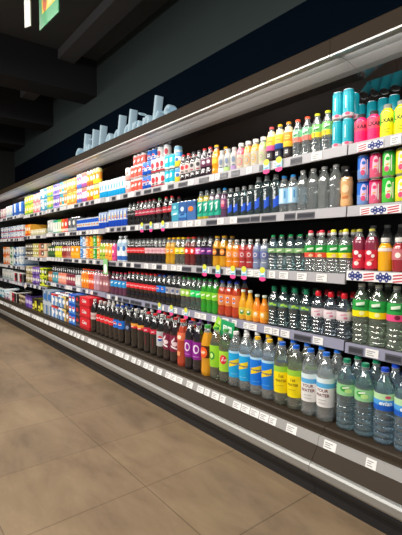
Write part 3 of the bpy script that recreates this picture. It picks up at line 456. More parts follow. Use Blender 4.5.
 't': 'b', 'name': 'water_bottle', 'cat': 'water bottle', 'shape': 'ribbed', 'h': 0.2, 'r': 0.0305, 'drink': 'W:8cb0b4', 'cap': '1c9c58', 'bands': [(0.5, 0.62, '8cb87c')], 'marks': [('p', 'e8f0d0', 0, 0.112, 0.03, 0.008, 0.006), ('p', '3c8848', 0, 0.104, 0.024, 0.004, 0)], 'capstyle': '', 'neck': None, 'sq': 0, 'fill': None, 'rows': 2, 'w': 0.061}, 'so1': {
 't': 'b', 'name': 'soda_bottle', 'cat': 'soda bottle', 'shape': 'soda', 'h': 0.178, 'r': 0.0285, 'drink': 'L:ee9418', 'cap': 'e4e2de', 'bands': [(0.36, 0.6, 'f0a050')], 'marks': [('e', 'e8dce0', 0, 0.085, 0.013, 0.013), ('e', 'f0a050', 0, 0.085, 0.009, 0.008), ('p', 'f0f0f0', 0, 0.04, 0.03, 0.003, 0)], 'capstyle': '', 'neck': None, 'sq': 0, 'fill': None, 'rows': 2, 'w': 0.057}, 'so2': {
 't': 'b', 'name': 'soda_bottle', 'cat': 'soda bottle', 'shape': 'soda', 'h': 0.178, 'r': 0.0285, 'drink': 'L:e88410', 'cap': 'e4e2de', 'bands': [(0.36, 0.6, 'f09440')], 'marks': [('e', 'e8dce0', 0, 0.085, 0.013, 0.013), ('e', 'f09440', 0, 0.085, 0.009, 0.008), ('p', 'f0f0f0', 0, 0.04, 0.03, 0.003, 0)], 'capstyle': '', 'neck': None, 'sq': 0, 'fill': None, 'rows': 2, 'w': 0.057}, 'so3': {
 't': 'b', 'name': 'soda_bottle', 'cat': 'soda bottle', 'shape': 'soda', 'h': 0.178, 'r': 0.0285, 'drink': 'L:b83838', 'cap': 'e4e2de', 'bands': [(0.36, 0.6, 'c05050')], 'marks': [('e', 'e8dce0', 0, 0.085, 0.013, 0.013), ('e', 'c05050', 0, 0.085, 0.009, 0.008), ('p', 'f0f0f0', 0, 0.04, 0.03, 0.003, 0)], 'capstyle': '', 'neck': None, 'sq': 0, 'fill': None, 'rows': 2, 'w': 0.057}, 'so4': {
 't': 'b', 'name': 'soda_bottle', 'cat': 'soda bottle', 'shape': 'soda', 'h': 0.178, 'r': 0.0285, 'drink': 'L:ac3434', 'cap': 'e4e2de', 'bands': [(0.36, 0.6, 'b84848')], 'marks': [('e', 'e8dce0', 0, 0.085, 0.013, 0.013), ('e', 'b84848', 0, 0.085, 0.009, 0.008), ('p', 'f0f0f0', 0, 0.04, 0.03, 0.003, 0)], 'capstyle': '', 'neck': None, 'sq': 0, 'fill': None, 'rows': 2, 'w': 0.057}, 'so5': {
 't': 'b', 'name': 'soda_bottle', 'cat': 'soda bottle', 'shape': 'soda', 'h': 0.178, 'r': 0.0285, 'drink': 'L:808cac', 'cap': 'e4e2de', 'bands': [(0.36, 0.6, '7078a8')], 'marks': [('e', 'e8dce0', 0, 0.085, 0.013, 0.013), ('e', '7078a8', 0, 0.085, 0.009, 0.008), ('p', 'f0f0f0', 0, 0.04, 0.03, 0.003, 0)], 'capstyle': '', 'neck': None, 'sq': 0, 'fill': None, 'rows': 2, 'w': 0.057}, 'so6': {
 't': 'b', 'name': 'soda_bottle', 'cat': 'soda bottle', 'shape': 'soda', 'h': 0.178, 'r': 0.0285, 'drink': 'L:8a94ac', 'cap': 'e4e2de', 'bands': [(0.36, 0.6, '6c78ac')], 'marks': [('e', 'e8dce0', 0, 0.085, 0.013, 0.013), ('e', '6c78ac', 0, 0.085, 0.009, 0.008), ('p', 'f0f0f0', 0, 0.04, 0.03, 0.003, 0)], 'capstyle': '', 'neck': None, 'sq': 0, 'fill': None, 'rows': 2, 'w': 0.057}, 'ambers': {
 't': 'b', 'name': 'soda_bottle', 'cat': 'soda bottle', 'shape': 'ball', 'h': 0.205, 'r': 0.033, 'drink': 'L:d09410', 'cap': 'b88c20', 'bands': [(0.36, 0.6, '3c2418')], 'marks': [('e', 'f0903c', 0, 0.1, 0.018, 0.02), ('p', 'f8d8a0', 0, 0.1, 0.026, 0.007, 0.004)], 'capstyle': '', 'neck': None, 'sq': 0, 'fill': None, 'rows': 2, 'w': 0.066}, 'purps': {
 't': 'b', 'name': 'soda_bottle', 'cat': 'soda bottle', 'shape': 'soda', 'h': 0.205, 'r': 0.0298, 'drink': 'L:1c1020', 'cap': '2c2a30', 'bands': [(0.4, 0.62, '5c2c78')], 'marks': [('p', 'e070c0', 0, 0.104, 0.034, 0.014, 0.004), ('p', 'e8d8ec', 0, 0.107, 0.026, 0.005, 0.003)], 'capstyle': '', 'neck': None, 'sq': 0, 'fill': None, 'rows': 2, 'w': 0.0596}, 'mags': {
 't': 'b', 'name': 'soda_bottle', 'cat': 'soda bottle', 'shape': 'soda', 'h': 0.205, 'r': 0.0298, 'drink': 'L:1c1018', 'cap': '383238', 'bands': [(0.4, 0.62, 'd060b0')], 'marks': [('p', 'f4e4f0', 0, 0.11, 0.034, 0.012, 0.006), ('e', 'e8c0e0', 0, 0.095, 0.01, 0.008)], 'capstyle': '', 'neck': None, 'sq': 0, 'fill': None, 'rows': 2, 'w': 0.0596}, 'reds': {
 't': 'b', 'name': 'soda_bottle', 'cat': 'soda bottle', 'shape': 'soda', 'h': 0.205, 'r': 0.0298, 'drink': 'L:6a201c', 'cap': 'c83430', 'bands': [(0.4, 0.62, 'e03a34')], 'marks': [('e', 'f4ece8', 0, 0.104, 0.011, 0.014), ('p', 'f4ece8', 0, 0.104, 0.03, 0.004, 0.006)], 'capstyle': '', 'neck': None, 'sq': 0, 'fill': None, 'rows': 2, 'w': 0.0596}, 'yels': {
 't': 'b', 'name': 'soda_bottle', 'cat': 'soda bottle', 'shape': 'soda', 'h': 0.205, 'r': 0.0298, 'drink': 'W:c8c8b0', 'cap': 'f0c818', 'bands': [(0.4, 0.62, 'f2d81c')], 'marks': [('e', 'f8f0b0', 0, 0.106, 0.016, 0.01), ('p', '4c9c38', 0, 0.094, 0.03, 0.005, 0.004)], 'capstyle': '', 'neck': None, 'sq': 0, 'fill': None, 'rows': 2, 'w': 0.0596}, 'orgs': {
 't': 'b', 'name': 'soda_bottle', 'cat': 'soda bottle', 'shape': 'soda', 'h': 0.205, 'r': 0.0298, 'drink': 'L:c89414', 'cap': 'f0b428', 'bands': [(0.4, 0.62, 'f29a18')], 'marks': [('e', 'f8d8a0', 0, 0.104, 0.015, 0.014), ('p', '2858a8', 0, 0.104, 0.024, 0.006, 0.005)], 'capstyle': '', 'neck': None, 'sq': 0, 'fill': None, 'rows': 2, 'w': 0.0596}, 'blkred': {
 't': 'b', 'name': 'soda_bottle', 'cat': 'soda bottle', 'shape': 'soda', 'h': 0.205, 'r': 0.0298, 'drink': 'L:120e0e', 'cap': '3a3a3c', 'bands': [(0.4, 0.62, 'd42830')], 'marks': [('t', 'f6ecec', 0, 0.104, 0.017, 'Coca-Cola', False, 0.2)], 'capstyle': '', 'neck': None, 'sq': 0, 'fill': None, 'rows': 2, 'w': 0.0596}, 'blkpink': {
 't': 'b', 'name': 'soda_bottle', 'cat': 'soda bottle', 'shape': 'soda', 'h': 0.205, 'r': 0.0298, 'drink': 'L:140e10', 'cap': '48484a', 'bands': [(0.4, 0.62, 'e0b4bc')], 'marks': [('t', 'b0304c', 0, 0.104, 0.017, 'Coca-Cola', False, 0.2)], 'capstyle': '', 'neck': None, 'sq': 0, 'fill': None, 'rows': 2, 'w': 0.0596}, 'tallbw': {
 't': 'b', 'name': 'water_bottle', 'cat': 'water bottle', 'shape': 'sleek', 'h': 0.235, 'r': 0.038, 'drink': 'P:dce6ec', 'cap': 'e8eef2', 'bands': [(0.06, 0.22, '2c64b4'), (0.22, 0.58, 'e4ecf0'), (0.58, 0.75, 'a8c4dc')], 'marks': [('e', '3c74bc', 0, 0.12, 0.018, 0.024)], 'capstyle': '', 'neck': None, 'sq': 0, 'fill': None, 'rows': 1, 'w': 0.076}, 'sg': {
 't': 'b', 'name': 'juice_bottle', 'cat': 'juice bottle', 'shape': 'juice', 'h': 0.2, 'r': 0.031, 'drink': 'L:a8c040', 'cap': '4a4448', 'bands': [(0.1, 0.6, 'a8c040')], 'marks': [('e', 'f0e8d0', 0, 0.09, 0.015, 0.016), ('p', '58802c', 0, 0.045, 0.03, 0.014, 0.008)], 'capstyle': '', 'neck': None, 'sq': 0, 'fill': None, 'rows': 1, 'w': 0.062}, 'sy': {
 't': 'b', 'name': 'juice_bottle', 'cat': 'juice bottle', 'shape': 'juice', 'h': 0.2, 'r': 0.031, 'drink': 'L:f0a840', 'cap': '4a4448', 'bands': [(0.1, 0.6, 'f0a840')], 'marks': [('e', 'f0e8d0', 0, 0.09, 0.015, 0.016), ('p', 'd07020', 0, 0.045, 0.03, 0.014, 0.008)], 'capstyle': '', 'neck': None, 'sq': 0, 'fill': None, 'rows': 1, 'w': 0.062}, 'sp': {
 't': 'b', 'name': 'juice_bottle', 'cat': 'juice bottle', 'shape': 'juice', 'h': 0.2, 'r': 0.031, 'drink': 'L:e04c8c', 'cap': '4a4448', 'bands': [(0.1, 0.6, 'e04c8c')], 'marks': [('e', 'f0e8d0', 0, 0.09, 0.015, 0.016), ('p', 'a02860', 0, 0.045, 0.03, 0.014, 0.008)], 'capstyle': '', 'neck': None, 'sq': 0, 'fill': None, 'rows': 1, 'w': 0.062}, 'tc0': {
 't': 'c', 'name': 'drink_can', 'cat': 'drink can', 'h': 0.125, 'r': 0.0315, 'bands': [(0, 0.12, 'a8d0ec'), (0.12, 0.88, '3078c4'), (0.88, 2, 'a8d0ec')], 'marks': [('e', 'a8d0ec', 0, 0.075, 0.013, 0.02), ('p', 'a8d0ec', 0, 0.035, 0.03, 0.01, 0.006)], 'rows': 1, 'w': 0.063}, 'tc1': {
 't': 'c', 'name': 'drink_can', 'cat': 'drink can', 'h': 0.125, 'r': 0.0315, 'bands': [(0, 0.12, '88a8d0'), (0.12, 0.88, 'e8eaec'), (0.88, 2, '88a8d0')], 'marks': [('e', '88a8d0', 0, 0.075, 0.013, 0.02), ('p', '88a8d0', 0, 0.035, 0.03, 0.01, 0.006)], 'rows': 1, 'w': 0.063}, 'tc2': {
 't': 'c', 'name': 'drink_can', 'cat': 'drink can', 'h': 0.125, 'r': 0.0315, 'bands': [(0, 0.12, 'f8d0a0'), (0.12, 0.88, 'ee8a34'), (0.88, 2, 'f8d0a0')], 'marks': [('e', 'f8d0a0', 0, 0.075, 0.013, 0.02), ('p', 'f8d0a0', 0, 0.035, 0.03, 0.01, 0.006)], 'rows': 1, 'w': 0.063}, 'tc3': {
 't': 'c', 'name': 'drink_can', 'cat': 'drink can', 'h': 0.125, 'r': 0.0315, 'bands': [(0, 0.12, 'e87c28'), (0.12, 0.88, 'f4c428'), (0.88, 2, 'e87c28')], 'marks': [('e', 'e87c28', 0, 0.075, 0.013, 0.02), ('p', 'e87c28', 0, 0.035, 0.03, 0.01, 0.006)], 'rows': 1, 'w': 0.063}, 'tc4': {
 't': 'c', 'name': 'drink_can', 'cat': 'drink can', 'h': 0.125, 'r': 0.0315, 'bands': [(0, 0.12, 'b8e0b0'), (0.12, 0.88, '32a244'), (0.88, 2, 'b8e0b0')], 'marks': [('e', 'b8e0b0', 0, 0.075, 0.013, 0.02), ('p', 'b8e0b0', 0, 0.035, 0.03, 0.01, 0.006)], 'rows': 1, 'w': 0.063}, 'tc5': {
 't': 'c', 'name': 'drink_can', 'cat': 'drink can', 'h': 0.125, 'r': 0.0315, 'bands': [(0, 0.12, 'f8d890'), (0.12, 0.88, 'f08a24'), (0.88, 2, 'f8d890')], 'marks': [('e', 'f8d890', 0, 0.075, 0.013, 0.02), ('p', 'f8d890', 0, 0.035, 0.03, 0.01, 0.006)], 'rows': 1, 'w': 0.063}, 'pkg': {
 't': 'p', 'name': 'bottle_multipack', 'cat': 'bottle multipack', 'h': 0.225, 'cols': ['2c4a30'], 'band': (0.25, 0.45, '48683c'), 'marks': [('e', 'f0e8d8', 0, 0.1, 0.03, 0.02)], 'tops': ('b', '1c2420', '4c4c48'), 'd': 0.24, 'rows': 1, 'w': None}, 'pky': {
 't': 'p', 'name': 'bottle_multipack', 'cat': 'bottle multipack', 'h': 0.225, 'cols': ['c4c828'], 'band': (0.25, 0.45, 'e4dc38'), 'marks': [('e', 'f0e8d8', 0, 0.1, 0.03, 0.02)], 'tops': ('b', '202418', '4c4c48'), 'd': 0.24, 'rows': 1, 'w': None}, 'pkr': {
 't': 'p', 'name': 'bottle_multipack', 'cat': 'bottle multipack', 'h': 0.225, 'cols': ['b04c3c'], 'band': (0.25, 0.45, '8c3430'), 'marks': [('e', 'f0e8d8', 0, 0.1, 0.03, 0.02)], 'tops': ('b', '201a1a', '4c4c48'), 'd': 0.24, 'rows': 1, 'w': None}, 'pkp': {
 't': 'p', 'name': 'bottle_multipack', 'cat': 'bottle multipack', 'h': 0.225, 'cols': ['c08078'], 'band': (0.25, 0.45, 'a05858'), 'marks': [('e', 'f0e8d8', 0, 0.1, 0.03, 0.02)], 'tops': ('b', '201818', '4c4c48'), 'd': 0.24, 'rows': 1, 'w': None}, 'pko': {
 't': 'p', 'name': 'bottle_multipack', 'cat': 'bottle multipack', 'h': 0.225, 'cols': ['f0a020'], 'band': (0.25, 0.45, 'f4b83c'), 'marks': [('e', 'f0e8d8', 0, 0.1, 0.03, 0.02)], 'tops': ('b', '241a14', '4c4c48'), 'd': 0.24, 'rows': 1, 'w': None}, 'gy': {
 't': 'b', 'name': 'water_bottle', 'cat': 'water bottle', 'shape': 'ribbed', 'h': 0.285, 'r': 0.0405, 'drink': 'W:c4d8c0', 'cap': 'd8e0d4', 'bands': [(0.46, 0.56, 'f0dc14'), (0.56, 0.74, '2a9a44')], 'marks': [('p', 'dff0d8', 0, 0.192, 0.04, 0.014, 0.008), ('p', '126430', 0, 0.18, 0.046, 0.005, 0), ('e', 'f4f0a0', 0.008, 0.148, 0.012, 0.01)], 'capstyle': '', 'neck': None, 'sq': 0, 'fill': None, 'rows': 2, 'w': 0.081}, 'gp': {
 't': 'b', 'name': 'water_bottle', 'cat': 'water bottle', 'shape': 'ribbed', 'h': 0.285, 'r': 0.0405, 'drink': 'W:c4d8c0', 'cap': 'd8e0d4', 'bands': [(0.46, 0.56, 'e84c84'), (0.56, 0.74, '2a9a44')], 'marks': [('p', 'dff0d8', 0, 0.192, 0.04, 0.014, 0.008), ('p', '126430', 0, 0.18, 0.046, 0.005, 0), ('e', '7c1c3c', 0.008, 0.148, 0.012, 0.01)], 'capstyle': '', 'neck': None, 'sq': 0, 'fill': None, 'rows': 2, 'w': 0.081}, 'redw': {
 't': 'b', 'name': 'water_bottle', 'cat': 'water bottle', 'shape': 'sportrib', 'h': 0.226, 'r': 0.0365, 'drink': 'W:8090a0', 'cap': 'd42030', 'bands': [(0.4, 0.6, 'e0d4d8')], 'marks': [('p', 'd890a4', 0, 0.12, 0.03, 0.006, 0.004), ('e', 'c87c94', 0.01, 0.105, 0.01, 0.006)], 'capstyle': 'sport', 'neck': None, 'sq': 0, 'fill': None, 'rows': 2, 'w': 0.073}, 'gscript': {
 't': 'b', 'name': 'water_bottle', 'cat': 'water bottle', 'shape': 'sportrib', 'h': 0.226, 'r': 0.0365, 'drink': 'W:6c9094', 'cap': '157050', 'bands': [(0.5, 0.6, '587c70')], 'marks': [('p', 'a8d850', -0.006, 0.127, 0.022, 0.012, 0.006), ('p', 'a8d850', 0.014, 0.122, 0.02, 0.01, -0.004)], 'capstyle': '', 'neck': None, 'sq': 0, 'fill': None, 'rows': 2, 'w': 0.073}, 'gl1': {
 't': 'b', 'name': 'juice_bottle', 'cat': 'juice bottle', 'shape': 'glass', 'h': 0.185, 'r': 0.0285, 'drink': 'L:e8a820', 'cap': 'dfe8dc', 'bands': [(0.16, 0.42, 'd8c040')], 'marks': [('e', '2c8c4c', 0, 0.05, 0.014, 0.014), ('e', 'f0f0e0', 0, 0.055, 0.008, 0.007)], 'capstyle': '', 'neck': 'L:e8a820', 'sq': 0, 'fill': None, 'rows': 1, 'w': 0.057}, 'gl2': {
 't': 'b', 'name': 'juice_bottle', 'cat': 'juice bottle', 'shape': 'glass', 'h': 0.165, 'r': 0.0285, 'drink': 'L:ee8a18', 'cap': 'dfe8dc', 'bands': [(0.16, 0.42, 'f0a42c')], 'marks': [('e', 'f8d8a0', 0, 0.05, 0.014, 0.014), ('e', 'f0f0e0', 0, 0.055, 0.008, 0.007)], 'capstyle': '', 'neck': 'L:2c8a4c', 'sq': 0, 'fill': None, 'rows': 1, 'w': 0.057}, 'irn': {
 't': 'b', 'name': 'soda_bottle', 'cat': 'soda bottle', 'shape': 'soda', 'h': 0.23, 'r': 0.0325, 'drink': 'L:b83c18', 'cap': '2444b8', 'bands': [(0.3, 0.62, 'e88c50')], 'marks': [('p', 'e8e4ea', 0, 0.11, 0.02, 0.04, 0), ('p', '2c4cb0', 0, 0.11, 0.012, 0.03, 0), ('e', 'f0742c', 0, 0.11, 0.012, 0.008)], 'capstyle': '', 'neck': None, 'sq': 0, 'fill': None, 'rows': 2, 'w': 0.065}, 'greens': {
 't': 'b', 'name': 'soda_bottle', 'cat': 'soda bottle', 'shape': 'soda', 'h': 0.23, 'r': 0.0288, 'drink': 'L:2c9420', 'cap': '1c8440', 'bands': [(0.4, 0.62, '84cc34')], 'marks': [('p', 'e4f4d0', 0, 0.12, 0.034, 0.012, 0.01)], 'capstyle': '', 'neck': None, 'sq': 0, 'fill': None, 'rows': 2, 'w': 0.0576}, 'emer': {
 't': 'b', 'name': 'soda_bottle', 'cat': 'soda bottle', 'shape': 'soda', 'h': 0.23, 'r': 0.0288, 'drink': 'W:98b4a4', 'cap': '189850', 'bands': [(0.42, 0.62, '2cd46c')], 'marks': [('p', 'd8f8e0', 0, 0.12, 0.034, 0.012, 0.01)], 'capstyle': '', 'neck': None, 'sq': 0, 'fill': None, 'rows': 2, 'w': 0.0576}, 'limes': {
 't': 'b', 'name': 'soda_bottle', 'cat': 'soda bottle', 'shape': 'soda', 'h': 0.23, 'r': 0.0288, 'drink': 'W:a0aca4', 'cap': '3ca04c', 'bands': [(0.4, 0.62, 'a0cc48')], 'marks': [('e', 'f0f4d8', 0, 0.118, 0.014, 0.012)], 'capstyle': '', 'neck': None, 'sq': 0, 'fill': None, 'rows': 2, 'w': 0.0576}, 'greyc': {
 't': 'b', 'name': 'soda_bottle', 'cat': 'soda bottle', 'shape': 'soda', 'h': 0.23, 'r': 0.0325, 'drink': 'L:161212', 'cap': '9c9ca0', 'bands': [(0.4, 0.62, 'a8a4a8')], 'marks': [('e', '58648c', 0, 0.118, 0.012, 0.012), ('p', 'e4e4e8', 0, 0.1, 0.03, 0.004, 0)], 'capstyle': '', 'neck': None, 'sq': 0, 'fill': None, 'rows': 2, 'w': 0.065}, 'bluec': {
 't': 'b', 'name': 'soda_bottle', 'cat': 'soda bottle', 'shape': 'soda', 'h': 0.23, 'r': 0.0325, 'drink': 'L:140f10', 'cap': '1c48a8', 'bands': [(0.4, 0.62, '1e78d8')], 'marks': [('e', 'eef2f6', 0, 0.118, 0.014, 0.014), ('e', 'd02c38', 0, 0.118, 0.013, 0.013, 0.15, 1), ('e', '1a3c9c', 0, 0.118, 0.013, 0.013, -1, -0.2)], 'capstyle': '', 'neck': None, 'sq': 0, 'fill': None, 'rows': 2, 'w': 0.065}, 'redc': {
 't': 'b', 'name': 'soda_bottle', 'cat': 'soda bottle', 'shape': 'soda', 'h': 0.23, 'r': 0.0325, 'drink': 'L:180c0c', 'cap': 'd42830', 'bands': [(0.4, 0.6, 'e02832')], 'marks': [('t', 'f8f0ee', 0, 0.115, 0.019, 'Coca-Cola', False, 0.2)], 'capstyle': '', 'neck': None, 'sq': 0, 'fill': None, 'rows': 2, 'w': 0.065}, 'bluep': {
 't': 'b', 'name': 'soda_bottle', 'cat': 'soda bottle', 'shape': 'soda', 'h': 0.215, 'r': 0.0318, 'drink': 'L:5c2c44', 'cap': 'b82c48', 'bands': [(0.36, 0.64, '2c94d4')], 'marks': [('p', 'e8f4f8', 0, 0.115, 0.03, 0.012, 0.01)], 'capstyle': '', 'neck': None, 'sq': 0, 'fill': None, 'rows': 1, 'w': 0.0636}, 'rosep': {
 't': 'b', 'name': 'juice_bottle', 'cat': 'juice bottle', 'shape': 'sleek', 'h': 0.21, 'r': 0.031, 'drink': 'L:a06068', 'cap': '8c3848', 'bands': [(0.3, 0.55, 'b88080')], 'marks': [('e', 'f0d8d8', 0, 0.085, 0.014, 0.014)], 'capstyle': '', 'neck': None, 'sq': 0, 'fill': None, 'rows': 1, 'w': 0.062}, 'lilac': {
 't': 'b', 'name': 'juice_bottle', 'cat': 'juice bottle', 'shape': 'sleek', 'h': 0.21, 'r': 0.031, 'drink': 'L:c090a0', 'cap': 'b0788c', 'bands': [(0.3, 0.55, 'c8a0b0')], 'marks': [('e', 'f0e0e8', 0, 0.085, 0.014, 0.014)], 'capstyle': '', 'neck': None, 'sq': 0, 'fill': None, 'rows': 1, 'w': 0.062}, 'oranj': {
 't': 'b', 'name': 'juice_bottle', 'cat': 'juice bottle', 'shape': 'sleek', 'h': 0.21, 'r': 0.031, 'drink': 'L:ec8420', 'cap': 'e05828', 'bands': [(0.28, 0.55, 'f4a83c')], 'marks': [('e', 'f8e0c0', 0, 0.085, 0.014, 0.014)], 'capstyle': '', 'neck': None, 'sq': 0, 'fill': None, 'rows': 1, 'w': 0.062}, 'redj': {
 't': 'b', 'name': 'juice_bottle', 'cat': 'juice bottle', 'shape': 'sleek', 'h': 0.21, 'r': 0.031, 'drink': 'L:d84828', 'cap': 'c83028', 'bands': [(0.28, 0.55, 'e88060')], 'marks': [('e', 'f8e0d8', 0, 0.085, 0.014, 0.014)], 'capstyle': '', 'neck': None, 'sq': 0, 'fill': None, 'rows': 1, 'w': 0.062}, 'evi': {
 't': 'b', 'name': 'water_bottle', 'cat': 'water bottle', 'shape': 'ribbed', 'h': 0.319, 'r': 0.0425, 'drink': 'W:a8cce0', 'cap': '1848c0', 'bands': [(0.46, 0.53, '1a58b8'), (0.53, 0.6, '4c98d8'), (0.6, 0.68, 'b4d8a8')], 'marks': [('t', 'f4f8fa', 0.0, 0.178, 0.026, 'evian', False, 0.15), ('e', 'd04c6c', 0.01, 0.205, 0.012, 0.006)], 'capstyle': '', 'neck': None, 'sq': 0, 'fill': None, 'rows': 2, 'w': 0.085}, 'volv': {
 't': 'b', 'name': 'water_bottle', 'cat': 'water bottle', 'shape': 'ribbed', 'h': 0.318, 'r': 0.0435, 'drink': 'W:a4c8d4', 'cap': '12805c', 'bands': [(0.5, 0.66, '8cc48c')], 'marks': [('e', '3c9c3c', -0.008, 0.19, 0.018, 0.012), ('e', 'b8e08c', 0.012, 0.182, 0.016, 0.01), ('p', 'f0f8e8', 0, 0.196, 0.03, 0.006, 0.006)], 'capstyle': '', 'neck': None, 'sq': 0, 'fill': None, 'rows': 2, 'w': 0.087}, 'wwater': {
 't': 'b', 'name': 'water_bottle', 'cat': 'water bottle', 'shape': 'big', 'h': 0.326, 'r': 0.0435, 'drink': 'W:b8ccca', 'cap': '1c6cd0', 'bands': [(0.22, 0.5, 'e6e4e2'), (0.5, 0.57, '5cacdc'), (0.57, 0.64, 'd8e6ea')], 'marks': [('t', '6c2430', 0, 0.15, 0.021, 'YOUR'), ('t', '6c2430', 0, 0.128, 0.021, 'WATER'), ('p', 'a8a4a4', 0, 0.105, 0.04, 0.003, 0), ('p', 'b8b4b4', 0, 0.09, 0.036, 0.003, 0)], 'capstyle': '', 'neck': None, 'sq': 0, 'fill': None, 'rows': 2, 'w': 0.087}, 'ywater': {
 't': 'b', 'name': 'water_bottle', 'cat': 'water bottle', 'shape': 'big', 'h': 0.326, 'r': 0.0435, 'drink': 'W:c4ccb8', 'cap': '1c64cc', 'bands': [(0.2, 0.54, 'f0d814'), (0.54, 0.63, '98c83c')], 'marks': [('t', '7c5c18', 0.004, 0.155, 0.024, '1st'), ('t', '7c5c18', 0.004, 0.13, 0.018, 'WATER'), ('p', 'b89c20', 0, 0.105, 0.04, 0.003, 0)], 'capstyle': '', 'neck': None, 'sq': 0, 'fill': None, 'rows': 2, 'w': 0.087}, 'schb': {
 't': 'b', 'name': 'soda_bottle', 'cat': 'soda bottle', 'shape': 'big', 'h': 0.325, 'r': 0.043, 'drink': 'W:b8ccca', 'cap': 'e8b818', 'bands': [(0.18, 0.62, '1878dc'), (0.62, 0.66, 'a8d4ec')], 'marks': [('p', 'f0d020', 0, 0.145, 0.07, 0.034, 0.022), ('t', '1c3c8c', 0, 0.145, 0.0165, 'Schweppes', False, 0.1), ('p', '60b0f0', 0, 0.08, 0.05, 0.003, 0)], 'capstyle': '', 'neck': None, 'sq': 0, 'fill': None, 'rows': 2, 'w': 0.086}, 'schc': {
 't': 'b', 'name': 'soda_bottle', 'cat': 'soda bottle', 'shape': 'big', 'h': 0.325, 'r': 0.043, 'drink': 'W:b8ccca', 'cap': 'e8e8e6', 'bands': [(0.18, 0.62, '20a4dc'), (0.62, 0.66, 'a8d4ec')], 'marks': [('p', 'f0d020', 0, 0.145, 0.07, 0.034, 0.022), ('t', '1c3c8c', 0, 0.145, 0.0165, 'Schweppes', False, 0.1), ('p', '8cd0f0', 0, 0.08, 0.05, 0.003, 0)], 'capstyle': '', 'neck': None, 'sq': 0, 'fill': None, 'rows': 2, 'w': 0.086}, 'sevenr': {
 't': 'b', 'name': 'soda_bottle', 'cat': 'soda bottle', 'shape': 'big', 'h': 0.325, 'r': 0.043, 'drink': 'W:b0b8a0', 'cap': '48a44c', 'bands': [(0.22, 0.6, 'a8d83c')], 'marks': [('e', 'd8283c', -0.002, 0.145, 0.024, 0.028), ('t', 'f8f4f0', -0.006, 0.146, 0.04, '7'), ('t', 'f8f4f0', 0.012, 0.142, 0.016, 'UP')], 'capstyle': '', 'neck': None, 'sq': 0, 'fill': None, 'rows': 2, 'w': 0.086}, 'limed': {
 't': 'b', 'name': 'soda_bottle', 'cat': 'soda bottle', 'shape': 'big', 'h': 0.325, 'r': 0.043, 'drink': 'W:a8b098', 'cap': '3c9c44', 'bands': [(0.24, 0.66, '98d034')], 'marks': [('e', '2c8c3c', -0.004, 0.15, 0.022, 0.026), ('e', 'c8ec80', -0.004, 0.15, 0.013, 0.016)], 'capstyle': '', 'neck': None, 'sq': 0, 'fill': None, 'rows': 2, 'w': 0.086}, 'amberd': {
 't': 'b', 'name': 'soda_bottle', 'cat': 'soda bottle', 'shape': 'ball', 'h': 0.325, 'r': 0.044, 'drink': 'L:d89410', 'cap': '3c9c48', 'bands': [(0.36, 0.6, '4c2414')], 'marks': [('e', 'ee5c28', 0, 0.152, 0.03, 0.036), ('e', 'f8b080', 0, 0.152, 0.018, 0.012), ('p', 'f8e0c0', 0, 0.152, 0.03, 0.008, 0.006)], 'capstyle': '', 'neck': None, 'sq': 0, 'fill': None, 'rows': 2, 'w': 0.088}, 'purpd': {
 't': 'b', 'name': 'soda_bottle', 'cat': 'soda bottle', 'shape': 'big', 'h': 0.325, 'r': 0.043, 'drink': 'L:18101a', 'cap': '503468', 'bands': [(0.26, 0.62, '8c2490')], 'marks': [('e', 'ecdcf0', 0, 0.155, 0.024, 0.03), ('e', '8c2490', 0.004, 0.155, 0.014, 0.02), ('p', 'd090d4', 0, 0.105, 0.05, 0.004, 0)], 'capstyle': '', 'neck': None, 'sq': 0, 'fill': None, 'rows': 2, 'w': 0.086}, 'redd': {
 't': 'b', 'name': 'soda_bottle', 'cat': 'soda bottle', 'shape': 'ball', 'h': 0.325, 'r': 0.044, 'drink': 'L:b43c20', 'cap': 'd83c2c', 'bands': [(0.56, 0.72, 'd86c48')], 'marks': [('e', 'f8e4c8', 0, 0.205, 0.018, 0.014), ('p', 'e89060', 0, 0.09, 0.02, 0.03, 0.0), ('e', 'f0a070', -0.012, 0.09, 0.01, 0.018)], 'capstyle': '', 'neck': None, 'sq': 0, 'fill': None, 'rows': 2, 'w': 0.088}, 'drp': {
 't': 'b', 'name': 'soda_bottle', 'cat': 'soda bottle', 'shape': 'big', 'h': 0.325, 'r': 0.043, 'drink': 'L:200f10', 'cap': 'b02c34', 'bands': [(0.26, 0.62, '7c2440')], 'marks': [('p', 'ecdce0', -0.006, 0.165, 0.028, 0.02, 0.03), ('e', 'ead4d8', 0.008, 0.14, 0.022, 0.016), ('p', 'f0e8ea', 0.0, 0.115, 0.05, 0.012, -0.02)], 'capstyle': '', 'neck': None, 'sq': 0, 'fill': None, 'rows': 2, 'w': 0.086}, 'pepd': {
 't': 'b', 'name': 'soda_bottle', 'cat': 'soda bottle', 'shape': 'big', 'h': 0.325, 'r': 0.043, 'drink': 'L:16100f', 'cap': 'c8c6c2', 'bands': [(0.28, 0.62, 'b8b8ba')], 'marks': [('e', 'f0f2f4', 0, 0.15, 0.022, 0.022), ('e', 'd02c3c', 0, 0.15, 0.021, 0.021, 0.15, 1), ('e', '1c48a8', 0, 0.15, 0.021, 0.021, -1, -0.2)], 'capstyle': '', 'neck': None, 'sq': 0, 'fill': None, 'rows': 2, 'w': 0.086}, 'zerod': {
 't': 'b', 'name': 'soda_bottle', 'cat': 'soda bottle', 'shape': 'big', 'h': 0.32, 'r': 0.043, 'drink': 'L:130e0e', 'cap': 'c83038', 'bands': [(0.52, 0.63, 'c82c44')], 'marks': [('p', 'f0d8d8', 0, 0.182, 0.03, 0.006, 0.004), ('p', '70202c', 0, 0.1, 0.006, 0.07, 0)], 'capstyle': '', 'neck': None, 'sq': 0, 'fill': None, 'rows': 2, 'w': 0.086}, 'zeroy': {
